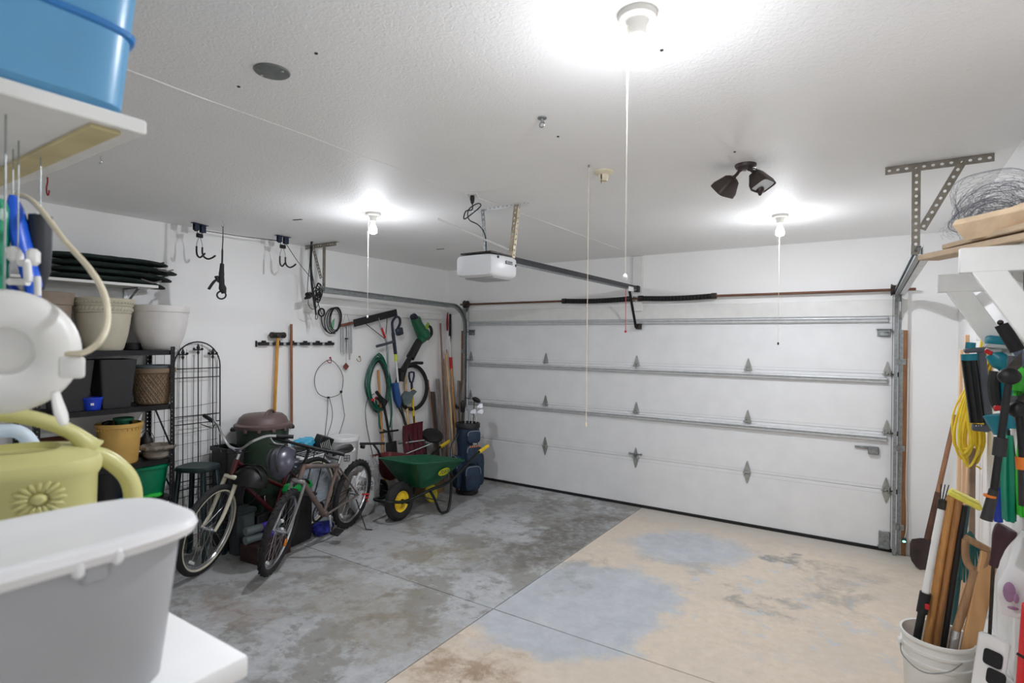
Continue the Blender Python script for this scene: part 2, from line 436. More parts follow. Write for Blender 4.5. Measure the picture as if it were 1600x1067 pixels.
def hinge(x, z, up=True, dn=True, wid=.06):
    b = MB()
    # spade-shaped leaves with a bulge and a rolled knuckle
    leaf = [(-wid/2, 0), (wid/2, 0), (wid/2, .03), (wid*.36, .055), (wid*.13, .105), (0, .118), (-wid*.13, .105), (-wid*.36, .055), (-wid/2, .03)]
    for s, on in ((1, up), (-1, dn)):
        if not on: continue
        Mx = frame((x, -.004, z), (1, 0, 0), (0, 0, s))
        b.prism(leaf, .004, Mx); 
        b.prism([(q*.45, .012+w_*.62) for q, w_ in leaf], .012, Mx)
        for hx in (-.018, .018): b.ball((x+hx, -.007, z+s*.02), .005, 8, 5)
        b.ball((x, -.009, z+s*.09), .005, 8, 5)
    b.cyl((x-wid/2-.008, -.012, z), (x+wid/2+.008, -.012, z), .0085, n=10)
    b.box((x-wid*.36, -.014, z+.006), (.012, .026, .04), bev=.003); b.box((x+wid*.36, -.014, z+.006), (.012, .026, .04), bev=.003)
    return b
HX = [.055, 1.24, 2.43, 3.62, 4.80]
for z in HZ[1:4]:
    for k, x in enumerate(HX):
        hinge(x, z, True, z < .6 or k in (0, 4) and z < .6).build('hinge', M_hinge, gd)
        if k in (0, 4):
            s = -1 if k == 0 else 1
            MB().cyl((x, -.02, z), (x+s*.09, -.02, z), .005, n=8).cyl((x+s*.07, -.02, z), (x+s*.095, -.02, z), .022, n=14).build('roller', M_whitep if 0 else M_dsteel, gd)
for k, x in ((0, .07), (1, 4.77)):
    s = -1 if k == 0 else 1
    b = MB().box((x, -.005, 1.98), (.1, .006, .07), bev=.002).box((x, -.02, 2.01), (.12, .03, .006), bev=.002).box((x, -.02, 1.965), (.07, .03, .03), bev=.003)
    b.cyl((x, -.025, 1.985), (x+s*.1, -.025, 1.985), .005, n=8).cyl((x+s*.08, -.025, 1.985), (x+s*.1, -.025, 1.985), .022, n=14)
    b.build('top_bracket', M_steel, gd)
    b = MB().box((x+s*.02, -.006, .1), (.085, .008, .16), bev=.003).box((x+s*.02, -.022, .045), (.1, .03, .012), bev=.003)
    for dz in (.02, .06): b.ball((x+s*.02, -.012, .07+dz), .008, 8, 5)
    b.build('bottom_bracket', M_steel, gd)
b = MB().box((4.70, -.02, .905), (.085, .03, .07), bev=.006).box((4.61, -.012, .925), (.11, .01, .02), bev=.003)
b.build('slide_lock', M_steel, gd)
b = MB().bar((2.36, -.02, .60), (2.50, -.02, .60), .014, .014, bev=.003).bar((2.43, -.022, .56), (2.43, -.022, .645), .012, .012, bev=.003)
for x in (2.36, 2.50): b.ball((x, -.02, .60), .013, 8, 5)
b.build('lift_handle', M_steel, gd)

# tracks
def c_track(name, x, side, yback, zback, label, zc=2.17, R=.28, xback=None):
    xb = x if xback is None else xback
    t = thing(name, label, 'track', (x, -.06, 0))
    path = [V(x, -.065, z) for z in (0.02, .5, 1.0, 1.5, zc-.1)]
    zt = zc+R; Yc = -.065-R
    path = [V(x, -.065, .005), V(x, -.065, 1.9)]
    for i in range(0, 11):
        a = i/10*PI/2; path.append(V(x, Yc+R*math.cos(a), zc-.12+R*math.sin(a)))
    y0, z0 = path[-1].y, path[-1].z
    for i in range(1, 5): path.append(V(x+(xb-x)*i/4, y0+(yback-y0)*i/4, z0+(zback-z0)*i/4))
    MB().bar(path[-5]+V(side*.022, 0, 0), path[-1]+V(side*.022, 0, 0), .005, .062).bar(path[-5]+V(side*.04, 0, -.028), path[-1]+V(side*.04, 0, -.028), .036, .005).build('reinforcing_angle', M_strut, t)
    b = MB(); rs = []
    prof = [(-.012, -.027), (-.012, .027), (-.008, .027), (-.008, -.021)]   # C section: web + lips
    w_ = .028; l_ = .011; th = .003; s = side
    prof = [(s*.014, -w_), (s*.014, w_), (-s*.012, w_), (-s*.012, w_-l_), (-s*.012+s*th, w_-l_), (-s*.012+s*th, w_-th), (s*.014-s*th, w_-th), (s*.014-s*th, -w_+th), (-s*.012+s*th, -w_+th), (-s*.012+s*th, -w_+l_), (-s*.012, -w_+l_), (-s*.012, -w_)]
    for i, p in enumerate(path):
        tn = (path[min(i+1, len(path)-1)]-path[max(i-1, 0)]).normalized(); nn = V(1, 0, 0).cross(tn).normalized()
        rs.append([p+V(1, 0, 0)*u+nn*v for u, v in prof])
    b.rings(rs).build('rail', M_steel, t)
    for z in (.25, .95, 1.72): MB().box((x+s*.026, -.036, z), (.03, .06, .05), bev=.003).box((x+s*.05, -.047, z), (.05, .004, .05)).build('wall_bracket', M_steel, t)
    # flag bracket at the turn
    MB().prism([(0, 0), (.0, .2), (-.12, .2), (-.06, .0)], .003, frame((x+s*.02, -.03, 2.1), (0, 1, 0), (0, 0, 1))).build('flag_bracket', M_steel, t)
    # angle iron back from the jamb
    MB().box((x+s*.026, -.03, 1.05), (.004, .03, 2.1)).box((x+s*.04, -.044, 1.05), (.03, .003, 2.1)).build('track_angle', M_steel, t)
    return t
c_track('door_track', -.0, -1, -2.42, 2.375, 'galvanised track with curved bend beside the hanging tool rail')
c_track('door_track', DW+.0, 1, -2.42, 2.375, 'galvanised track with curved bend above the lumber shelf side', xback=DW+.05)

# torsion shaft with springs
ts = thing('torsion_shaft', 'rusty torsion shaft with two black springs above the door', 'torsion bar', (DW/2, -.06, 2.36))
M_rust = mat('rusty_shaft', (112, 78, 62), .55, .5, .3, 12, stretch=(.6, 6, 6))
ZS, YS = 2.36, -.075
MB().cyl((-.08, YS, ZS), (5.0, YS, ZS), .0127, n=12).build('shaft', M_rust, ts)
for (x0, x1) in ((1.53, 2.36), (2.50, 3.29)):
    b = MB(); n = int((x1-x0)/.0085); pts = []
    for i in range(n*10+1):
        a = 2*PI*i/10; pts.append((x0+(x1-x0)*i/(n*10), YS+.026*math.cos(a), ZS+.026*math.sin(a)-.012*math.sin(PI*i/(n*10))))
    b.tube(pts, .0045, 4)
    sp = b.build('spring', M_black, ts)
    for xx in (x0, x1): MB().cyl((xx-.025, YS, ZS), (xx+.025, YS, ZS), .032, n=16).build('spring_cone', M_dsteel, ts)
for s, x in ((-1, .02), (1, 4.845)):
    MB().lathe([(.03, -.03), (.055, -.026), (.045, -.01), (.04, .012), (.05, .02), (.05, .026), (.02, .03)], (x, YS, ZS), 20, RY(PI/2)).build('cable_drum', M_dsteel, ts)
    MB().box((x+s*.05, -.045, ZS), (.006, .08, .09), bev=.003).box((x+s*.05, -.006, ZS-.03), (.06, .006, .14), bev=.002).build('end_bearing_plate', M_steel, ts)
    MB().tube([(x-s*.01, -.035, ZS-.02), (x-s*.01, -.03, .12)], .002, 5).build('lift_cable', M_dsteel, ts)
b = MB().box((2.43, -.03, 2.36), (.05, .05, .012)).box((2.43, -.022, 2.32), (.075, .006, .18), bev=.002).box((2.405, -.05, 2.36), (.005, .06, .06)).box((2.455, -.05, 2.36), (.005, .06, .06))
b.build('centre_bracket', M_steel, ts)
MB().box((2.44, -.02, 2.53), (.115, .038, .62), bev=.004).build('trim_6', M_paintw, kind='structure')
# ================================================================== CEILING FIXTURES
M_porc = mat('porcelain', (238, 236, 230), .3, 0, .03, 10)
M_bulb = mat('lit_bulb', (245, 248, 255), .4, 0, 0, 5, emit=BULB)
M_bulbn = mat('bulb_neck_glow', (249, 250, 253), .4, 0, 0, 5, emit=BULB*.008)
M_cordw = mat('white_cord', (230, 226, 214), .8, 0, .06, 60)
def ceiling_light(px, py, label, zend, ends, knob=M_whitep):
    p = CL(px, py)
    t = thing('ceiling_light', label, 'light', p)
    MB().lathe([(.057, 0), (.058, -.008), (.054, -.016), (.034, -.022), (.027, -.034), (.024, -.058), (.021, -.064)], p, 32).build('lamp_holder', M_porc, t)
    MB().lathe([(.013, -.058), (.0135, -.078), (.019, -.092), (.0275, -.112), (.031, -.128), (.0305, -.139), (.029, -.1445)], p, 24).build('bulb_neck', M_bulbn, t)
    MB().lathe([(.029, -.1447), (.0265, -.149), (.021, -.154), (.011, -.159), (.002, -.161)], p, 24).build('bulb', M_bulb, t)
    c = p+V(ends[0], ends[1], 0)
    MB().tube([p+V(ends[0]*.6, ends[1]*.6, -.03), c+V(0, 0, -.04), c+V(0, 0, zend-ZC)], .0016, 6).build('pull_cord', M_cordw, t)
    MB().lathe([(.002, .008), (.0055, .004), (.007, -.004), (.006, -.01), (.002, -.013)], V(c.x, c.y, zend), 10).build('pull_knob', knob, t)
    return t
ceiling_light(996, 22, 'bare bulb in a white porcelain holder between cover plate and flood light', 2.07, (-.022, -.02))
ceiling_light(583, 333, 'bare bulb in a white porcelain holder near the wall with hoist hooks', 2.05, (-.02, -.03))
ceiling_light(1219, 336, 'bare bulb in a white porcelain holder close to the garage door', 1.875, (.0, -.03), M_black)

# beige pull-chain holder without a bulb, and the long loose string
p = CL(943, 268)
t = thing('empty_lamp_holder', 'small beige porcelain lamp holder without bulb on ceiling', 'lamp holder', p)
M_beige = mat('aged_porcelain', (222, 212, 186), .35, 0, .05, 10)
MB().lathe([(.056, 0), (.057, -.006), (.05, -.014), (.03, -.02), (.026, -.045), (.021, -.055), (.018, -.055), (.017, -.03)], p, 28).build('holder_body', M_beige, t)
MB().box(p+V(0, -.027, -.035), (.006, .008, .025)).cyl(p+V(0, -.03, -.05), p+V(0, -.03, -.075), .0015, n=6).build('pull_tab', M_dsteel, t)
p = CL(920, 258)
t = thing('hanging_string', 'long beige string with small knob hanging before the garage door', 'string', p)
MB().cyl(p, p-V(0, 0, .012), .006, n=8).build('ceiling_eyelet', M_steel, t)
MB().tube([p-V(0, 0, .005), p-V(.0, 0, .6), V(p.x, p.y, 1.42)], .0019, 6).build('cord', mat('beige_cord', (222, 206, 184), .8, 0, .08, 60), t)
MB().lathe([(.002, .012), (.006, .006), (.007, -.004), (.003, -.012)], V(p.x, p.y, 1.415), 10).build('pull_knob', M_beige, t)

# round metal cover plate
p = CL(425, 111)
t = thing('cover_plate', 'round galvanised metal cover plate screwed to the ceiling', 'cover plate', p)
MB().lathe([(.062, 0), (.063, -.003), (.06, -.006), (.03, -.007), (.001, -.007)], p, 32).build('plate', mat('zinc_plate', (128, 132, 130), .5, .6, .15, 30), t)
for s in (-1, 1): MB().ball(p+V(s*.045, s*.012, -.008), (.006, .006, .003), 8, 5).build('screw', M_chrome, t)
# eye hooks
p = CL(847, 184)
t = thing('ceiling_eye_bolt', 'steel eye bolt screwed into the middle of the ceiling', 'bolt', p)
MB().lathe([(.02, 0), (.02, -.004), (.006, -.005), (.005, -.022)], p, 14).build('flange', M_steel, t)
MB().tube([p+V(.012*math.cos(a), 0, -.03+.012*math.sin(a)) for a in [i*2*PI/14 for i in range(14)]], .003, 6, closed=True).build('eye', M_steel, t)
p = CL(157, 244)
t = MB().tube([p+V(0, 0, 0), p-V(0, 0, .015)]+[p+V(.014*math.sin(a), 0, -.03+.014*math.cos(a)) for a in [i*1.8*PI/14 for i in range(14)]], .0025, 6).build('screw_hook', M_chrome)
tag(t, 'small chrome screw hook in the ceiling beside the blue tote', 'hook')
# red vinyl hook
p = CL(74, 277)
b = MB().tube(curve([p, p+V(.004, 0, -.03), p+V(-.012, -.0, -.06), p+V(-.008, 0, -.095), p+V(.012, 0, -.112), p+V(.028, 0, -.1), p+V(.032, 0, -.084)], 5), .0042, 8)
tag(b.build('bike_hook', mat('red_vinyl', (150, 24, 30), .4, 0, .1, 20)), 'red vinyl coated hook screwed into the ceiling', 'hook')

# twin flood light
p = CL(1165, 257)
t = thing('flood_light', 'bronze twin-head flood light with motion sensor on ceiling', 'light', p)
M_brz = mat('bronze_plastic', (58, 48, 44), .42, .1, .12, 20)
MB().lathe([(.055, 0), (.056, -.008), (.05, -.02), (.03, -.028), (.005, -.03)], p, 28).build('mount', M_brz, t)
def flood(c0, c1, d):
    a = MB().tube([c0, (c0+c1)/2+V(0, 0, -.004), c1], .009, 8).ball(c0, .014, 10, 6).ball(c1, .013, 10, 6).build('arm', M_brz, t)
    d = Vector(d).normalized(); s = d.cross(V(0, 0, 1)).normalized()
    F = frame(c1+d*.012, s, d.cross(s)*-1)
    Z = F.to_3x3() @ V(0, 0, 1)
    if Z.dot(d) < 0: F = frame(c1+d*.012, s*-1, d.cross(s)*-1)
    h = MB().rrect([(.02, .018, -.012), (.04, .03, 0), (.054, .04, .032), (.068, .049, .06), (.07, .051, .085), (.064, .045, .085), (.06, .04, .076)], (0, 0, 0), None, 5, 32)
    h.v = [F @ q for q in h.v]; h.build('lamp_head', M_brz, t)
    g = MB().rrect([(.062, .043, .078), (.062, .043, .08)], (0, 0, 0), None, 5, 32); g.v = [F @ q for q in g.v]; g.build('lens', mat('frosted_lens', (222, 226, 230), .25, 0, .02, 10), t)
flood(p+V(-.025, -.01, -.026), p+V(-.055, -.03, -.07), (-.62, .25, -.6))
flood(p+V(.02, .0, -.026), p+V(.05, .0, -.05), (.38, -.12, -.75))
q = p+V(.07, .0, -.02)
MB().tube(curve([p+V(.02, -.01, -.026), p+V(.06, -.01, -.04), p+V(.075, 0, -.09), p+V(.075, 0, -.12)], 5), .003, 6).lathe([(.012, 0), (.014, -.02), (.02, -.024), (.02, -.045), (.012, -.05), (.008, -.062), (.002, -.066)], p+V(.075, 0, -.115), 14).build('sensor', M_brz, t)

# ================================================================== DOOR OPENER
op = thing('garage_door_opener', 'white ceiling garage door opener with black rail to the door', 'door opener', (2.45, -2.94, 2.30))
M_ow = mat('opener_white', (236, 238, 242), .32, 0, .02, 8)
b = MB(); rs = []
for (y, wx, zt, zb) in ((-3.10, .10, 2.42, 2.345), (-3.095, .145, 2.45, 2.315), (-3.07, .155, 2.455, 2.305), (-2.95, .155, 2.462, 2.30), (-2.84, .158, 2.462, 2.305), (-2.80, .15, 2.458, 2.312), (-2.79, .10, 2.44, 2.34)):
    cz, hz = (zt+zb)/2, (zt-zb)/2; r = []
    for k in range(28):
        a = 2*PI*k/28; ct, st = math.cos(a), math.sin(a)
        r.append(V(2.45+wx*math.copysign(abs(ct)**.32, ct), y, cz+hz*math.copysign(abs(st)**.32, st)*(1 if st > 0 else 1)))
    rs.append(r)
b.rings(rs).build('housing', M_ow, op)
MB().box((2.45, -2.93, 2.303), (.24, .22, .016), bev=.006).build('light_lens', mat('grey_lens', (168, 170, 172), .35, 0, .04, 10), op)
MB().box((2.45, -2.95, 2.466), (.26, .26, .014), bev=.004).build('top_plate', M_dsteel, op)
bdg = MB().box((2.607, -2.9, 2.41), (.006, .085, .022), bev=.002).build('badge', M_dark, op)
MB().box((2.6085, -2.9, 2.41), (.006, .074, .015), bev=.002).build('badge_face', mat('badge_white', (214, 216, 220), .4, 0, .03, 9), bdg)
text_part('LIFTMASTER', .0115, frame((2.612, -2.9, 2.41), (0, 1, 0), (0, 0, 1)), M_black, bdg, 'badge_lettering')
MB().ball((2.606, -3.03, 2.435), (.004, .012, .010), 10, 6).build('button', M_black, op)
MB().ball((2.606, -2.815, 2.40), (.004, .008, .010), 10, 6).build('button', M_black, op)
# rail, sagging chain, trolley
MB().box((2.45, -1.42, 2.468), (.038, 2.75, .034), bev=.003).box((2.45, -1.42, 2.492), (.024, 2.75, .016), bev=.002).build('rail', mat('black_rail', (44, 44, 50), .35, .5, .2, 16), op)
MB().box((2.45, -1.42, 2.445), (.012, 2.6, .008)).box((2.466, -1.42, 2.452), (.004, 2.6, .006)).build('chain', M_steel, op)
MB().box((2.45, -.075, 2.468), (.05, .07, .07), bev=.004).build('header_bracket', M_dsteel, op)
MB().box((2.45, -.30, 2.45), (.05, .14, .05), bev=.006).build('trolley', M_whitep, op)
MB().bar((2.45, -.30, 2.44), (2.45, -.09, 2.03), .028, .006, up=(0, 1, .3)).build('door_arm', M_black, op)
MB().box((2.46, -.035, 2.045), (.05, .07, .06), bev=.004).cyl((2.42, -.05, 2.05), (2.50, -.05, 2.05), .012, n=10).build('door_bracket', M_dsteel, op)
M_rel = mat('red_release', (206, 60, 76), .5, 0, .1, 20)
MB().tube([(2.45, -.40, 2.44), (2.452, -.40, 2.0)], .0035, 6).build('release_cord', M_rel, op)
MB().lathe([(.003, .014), (.012, .006), (.014, -.006), (.006, -.014)], (2.452, -.40, 1.985), 12).build('release_knob', M_rel, op)
# hangers of punched angle
b = MB().perforated((2.18, -2.765, 2.845), (2.66, -2.765, 2.845), .036, .003, (0, 0, 1)).box((2.42, -2.748, 2.848), (.48, .034, .003))
b.build('ceiling_angle', M_strut, op)
b = MB().perforated((2.575, -2.772, 2.84), (2.55, -2.80, 2.46), .034, .003, (1, 0, 0)).perforated((2.592, -2.757, 2.84), (2.567, -2.785, 2.46), .032, .003, (0, 1, 0))
b.build('hanger_strap', mat('aged_galvanised', (172, 160, 138), .4, .7, .25, 30), op)
MB().perforated((2.28, -2.772, 2.84), (2.34, -2.80, 2.47), .03, .003, (1, 0, 0)).build('hanger_strap', M_steel, op)
MB().bar((2.22, -3.2, 2.70), (2.53, -2.78, 2.52), .03, .004, up=(.5, -.5, 1)).build('sway_brace', M_whitep, op)
# outlet and power cord
o1 = CL(738, 304)
MB().box(o1-V(0, 0, .004), (.075, .115, .008), RZ(.5), bev=.003).build('outlet_plate', M_whitep, op)
MB().lathe([(.014, 0), (.017, -.02), (.013, -.045), (.006, -.055)], o1-V(0, 0, .008), 12).build('plug', M_black, op)
c = [o1-V(0, 0, .05), o1-V(0, 0, .10), PX(2.43, 728, 330), PX(2.43, 725, 342), PX(2.42, 735, 336), PX(2.42, 751, 322), PX(2.43, 746, 318), PX(2.44, 732, 328), PX(2.44, 733, 343), PX(2.42, 748, 352), PX(2.42, 758, 368), V(2.41, -2.9, 2.47)]
MB().tube(curve(c, 6), .0042, 6).build('power_cord', M_black, op)

# ================================================================== TRACK HANGERS
M_ang = mat('punched_angle', (140, 134, 124), .42, .7, .2, 24)
def track_hanger(label, x0, x1, xa, xb, xtop, y, zt, mirror):
    t = thing('track_hanger', label, 'bracket', (xa, y, zt))
    b = MB().perforated((x0, y, ZC-.022), (x1, y, ZC-.022), .042, .003, (0, 0, 1)).box(((x0+x1)/2, y+.02, ZC-.0025), (x1-x0, .04, .003))
    b.build('ceiling_angle', M_ang, t)
    b = MB().perforated((xa, y-.004, ZC-.012), (xa, y-.004, zt), .038, .003, (1, 0, 0)).box((xa-.019*mirror, y+.014, (ZC+zt)/2-.005), (.003, .036, ZC-zt-.01))
    b.build('drop_angle', M_ang, t)
    b = MB().perforated((xtop, y-.009, ZC-.012), (xb, y-.009, ZC-.36), .038, .003, (1, 0, .5))
    b.build('diagonal_angle', M_ang, t)
    return t
track_hanger('punched steel hanger holding the track beside the lumber shelf', 4.76, 5.22, 4.90, 4.925, 5.10, -2.40, 2.36, 1)
track_hanger('punched steel hanger holding the track beside the black rope bundle', -.30, .19, .005, -.03, -.17, -2.40, 2.36, 1)

# ================================================================== BIKE HOIST
M_blu = mat('dark_blue_steel', (44, 54, 74), .4, .4, .15, 20)
def hoist(px, py, label, ang):
    p = CL(px, py)
    t = thing('bike_hoist_pulley', label, 'hoist', p, group=None)
    R = RZ(ang)
    MB().box(p-V(0, 0, .003), (.04, .16, .005), R, bev=.001).build('mount_plate', M_blu, t)
    b = MB()
    for s in (-1, 1):
        b.box(p+R @ V(s*.012, .035, -.035), (.003, .05, .07), R, bev=.001); b.box(p+R @ V(s*.012, -.04, -.03), (.003, .045, .06), R, bev=.001)
    b.build('cheek_plates', M_blu, t)
    for yy in (.035, -.04):
        c = p+R @ V(0, yy, -.05); ax = R @ V(1, 0, 0)
        MB().cyl(c-ax*.009, c+ax*.009, .02, n=16).build('pulley_wheel', M_black, t)
    c0 = p+R @ V(0, .0, -.10)
    MB().box(c0, (.03, .055, .035), R, bev=.004).build('lower_block', M_black, t)
    for s in (-1, 1): MB().tube([p+R @ V(0, s*.03, -.05), c0+R @ V(0, s*.02, 0)], .003, 6).build('fall_rope', M_rope, t)
    for s in (-1, 1):
        w_ = [c0+R @ V(0, s*.008, -.01), c0+R @ V(0, s*.03, -.07), c0+R @ V(0, s*.032, -.10)]
        MB().tube(w_, .0028, 6).build('hook_shank', M_steel, t)
        h = [c0+R @ V(.0, s*.032, -.095), c0+R @ V(.0, s*.032, -.14), c0+R @ V(.012, s*.036, -.175), c0+R @ V(.045, s*.045, -.195), c0+R @ V(.08, s*.055, -.185), c0+R @ V(.11, s*.06, -.165)]
        MB().tube(curve(h, 5), .0075, 8).build('rubber_hook', M_black, t)
    return p
h1 = hoist(312, 350, 'bicycle hoist pulley with two rubber hooks, next to the single hanging strap', .35)
h2 = hoist(442, 369, 'bicycle hoist pulley with two rubber hooks, next to the bundle of rope', .1)
b = MB().tube(curve([h1+V(0, .05, -.05), (h1+h2)/2+V(0, 0, -.056), h2+V(0, -.05, -.05)], 6), .0035, 6)
e = PX(-.08, 484, 432)
b.tube(curve([h2+V(0, .03, -.06), (h2+e)/2+V(0, 0, -.03), e], 6), .003, 6)
tag(b.build('hoist_rope', M_rope), 'thin black rope running between the two hoist pulleys along the ceiling', 'rope')

# black webbing strap on a screw hook
p = CL(348, 344)
t = thing('hanging_strap', 'knotted black webbing strap hanging alone from a ceiling hook', 'strap', p)
MB().tube(curve([p, p-V(0, 0, .02), p+V(.0, .012, -.04), p+V(0, .0, -.058), p+V(0, -.012, -.045)], 5), .0025, 6).build('screw_hook', M_chrome, t)
def q(px, py): return PX(p.x, px, py)
b = MB().tube(curve([q(348.5, 354), q(348.3, 372), q(347.5, 392), q(347, 415)], 5), [.006]*5+[.008]*5+[.014]*6, 8, sq=.5)
b.build('upper_strap', M_rope, t)
b = MB().tube(curve([q(347, 412), q(346, 432), q(347, 447), q(350, 458)], 5), [.024, .026, .028, .03, .034, .032, .034, .036, .034, .034, .04, .046, .046, .04, .034, .03], 9, sq=.6)
b.tube(curve([q(344, 436), q(337, 438), q(332, 443), q(326, 452)], 5), .012, 8, sq=.35)
b.tube(curve([q(343, 440), q(339, 434), q(338, 431)], 4), .016, 8)
b.build('strap_knot', M_rope, t)
MB().tube([q(346+7*math.cos(a), 461+6*math.sin(a)) for a in [i*2*PI/14 for i in range(14)]], .007, 6, closed=True).build('loop', M_rope, t)

# bundle of rope and bungees
p = CL(486, 377)
t = thing('rope_bundle', 'tangled bundle of black rope and straps on a ceiling hook', 'rope', p)
def q(px, py, d=0): return PX(p.x+d, px, py)
MB().tube(curve([p-V(0, 0, 0), q(486, 370)*0+p-V(0, 0, .03), q(489, 376), q(486, 384)], 5), .005, 6).build('hanging_hook', M_black, t)
b = MB().tube(curve([q(486.5, 380), q(486, 400), q(486, 425), q(488, 450), q(491, 470), q(494, 492)], 5), [.01]*6+[.018]*6+[.02]*6+[.022]*5+[.015]*3, 8, sq=.6)
b.tube(curve([q(485, 384), q(484, 410), q(481, 440), q(480, 458)], 5), .0035, 6)
b.tube(curve([q(488, 384), q(487, 420), q(492, 450)], 5), .004, 6)
b.build('straps', M_rope, t)
random.seed(3)
b = MB()
for i in range(9):
    c = q(496+random.uniform(-3, 3), 456+random.uniform(-6, 8), random.uniform(-.03, .03)); r = random.uniform(.03, .055)
    A = Euler((random.uniform(-.4, .4), random.uniform(-.3, .3), PI/2+random.uniform(-.6, .6))).to_matrix()
    b.tube([c+A @ V(r*.6*math.cos(a), 0, r*1.3*math.sin(a)) for a in [k*2*PI/16 for k in range(16)]], .005, 6, closed=True)
for i in range(5):
    c = q(483+random.uniform(-2, 2), 463+random.uniform(-2, 2), random.uniform(-.02, .02)); r = random.uniform(.02, .035)
    A = Euler((random.uniform(-1, 1), random.uniform(-1, 1), random.uniform(0, 3))).to_matrix()
    b.tube([c+A @ V(r*math.cos(a), 0, r*math.sin(a)) for a in [k*2*PI/14 for k in range(14)]], .009, 6, closed=True)
b.build('coils', M_rope, t)
b = MB().tube(curve([q(482, 468), q(482, 476), q(488, 483), q(495, 480), q(498, 472)], 5), .0035, 6).tube(curve([q(494, 488), q(493, 498), q(496, 497), q(497, 484)], 4), .004, 6)
b.tube(curve([q(496, 470), q(499, 480), q(503, 492)], 4), .004, 6)
b.build('loose_ends', M_rope, t)
# ================================================================== LEFT WALL: SHELVING AND POTS
def vessel(name, label, cat, c, outer, wall=.012, m=None, n=36, group=None, floor_z=.02, parts=True):
    """open pot: outer profile bottom to rim, then down the inside"""
    t = thing(name, label, cat, c, group=group)
    h = outer[-1][1]
    inner = [(max(r-wall, .005), z) for r, z in reversed(outer) if z > floor_z]
    MB().lathe([(.005, 0)]+outer+inner+[(.005, floor_z)], c, n, cap0=True, cap1=True).build('pot_body', m, t)
    return t
M_shelf = mat('black_shelf_steel', (26, 26, 29), .4, .4, .15, 30)
sh = thing('shelving_unit', 'black steel shelving unit stacked with plant pots against wall', 'shelf', (-.14, -4.31, 0))
SX0, SX1, SY0, SY1 = -.335, .075, -4.75, -3.87
LV = [1.772, 1.344, .92, .62, .12]
for z in LV:
    b = MB().box(((SX0+SX1)/2, (SY0+SY1)/2, z-.006), (SX1-SX0-.004, SY1-SY0-.004, .012)).box((SX1-.012, (SY0+SY1)/2, z-.02), (.006, SY1-SY0-.01, .035)).box((SX0+.012, (SY0+SY1)/2, z-.02), (.006, SY1-SY0-.01, .035))
    b.box(((SX0+SX1)/2, SY1-.012, z-.02), (SX1-SX0-.01, .006, .035)).box(((SX0+SX1)/2, SY0+.012, z-.02), (SX1-SX0-.01, .006, .035))
    b.build('shelf_board', M_shelf, sh)
for x, sx in ((SX0, 1), (SX1, -1)):
    for y, sy in ((SY0, 1), (SY1, -1)):
        b = MB().perforated((x, y+sy*.016, 0), (x, y+sy*.016, 1.80), .032, .003, (0, 1, 0), .032, .005).perforated((x+sx*.016, y, 0), (x+sx*.016, y, 1.80), .032, .003, (1, 0, 0), .032, .005)
        b.build('upright', M_shelf, sh)
for z0, z1 in ((1.34, .95), (.92, .64)):
    MB().bar((SX0+.03, SY1+.004, z0), (SX1-.01, SY1+.004, z1), .004, .02).build('cross_brace', M_shelf, sh)

# --- top shelf
Z = 1.773
M_pot1 = mat('taupe_pot', (150, 134, 120), .6, 0, .08, 10, bump=.05)
p = V(-.09, -4.65, Z)
vessel('planter', 'tall taupe planter with a banded rim on top shelf', 'plant pot', p, [(.125, 0), (.135, .02), (.148, .30), (.149, .315), (.158, .32), (.160, .365), (.163, .37), (.166, .40), (.162, .405)], m=M_pot1)
M_pot2 = mat('cream_pot', (196, 190, 170), .55, 0, .06, 10, bump=.05)
p = V(-.10, -4.295, Z)
t = vessel('planter', 'ornate cream planter with carved leaf band on top shelf', 'plant pot', p, [(.12, 0), (.13, .02), (.155, .12), (.168, .22), (.175, .27), (.17, .275), (.178, .28), (.18, .325), (.188, .33), (.19, .345), (.194, .35), (.196, .38), (.19, .385)], m=M_pot2)
b = MB()
for k in range(40):
    a = 2*PI*k/40; c = p+V(.182*math.cos(a), .182*math.sin(a), .305)
    b.ball(c, (.012, .005, .02), 6, 4, RZ(a+PI/2) @ RY(.9))
b.build('leaf_band', M_pot2, t, kind='stuff')
b = MB()
for k in range(48):
    a = 2*PI*k/48; b.ball(p+V(.196*math.cos(a), .196*math.sin(a), .352), (.011, .006, .007), 6, 4, RZ(a+PI/2))
b.build('rope_band', M_pot2, t, kind='stuff')
M_pot3 = mat('stone_white_pot', (214, 211, 208), .5, 0, .03, 10)
vessel('planter', 'plain off-white bowl planter at the end of the top shelf', 'plant pot', V(-.11, -3.895, Z), [(.115, 0), (.135, .02), (.17, .11), (.19, .2), (.20, .29), (.201, .3), (.207, .302), (.209, .345), (.205, .352)], m=M_pot3)
for y in (-4.47, -4.08):
    t = MB().lathe([(.06, 0), (.075, .005), (.08, .05), (.074, .055), (.07, .012), (.005, .01)], V(-.17, y, Z), 24).build('nursery_pot', M_black)
    tag(t, 'low black plastic tray between the big planters on top shelf', 'tray', 'low black trays on the top shelf')

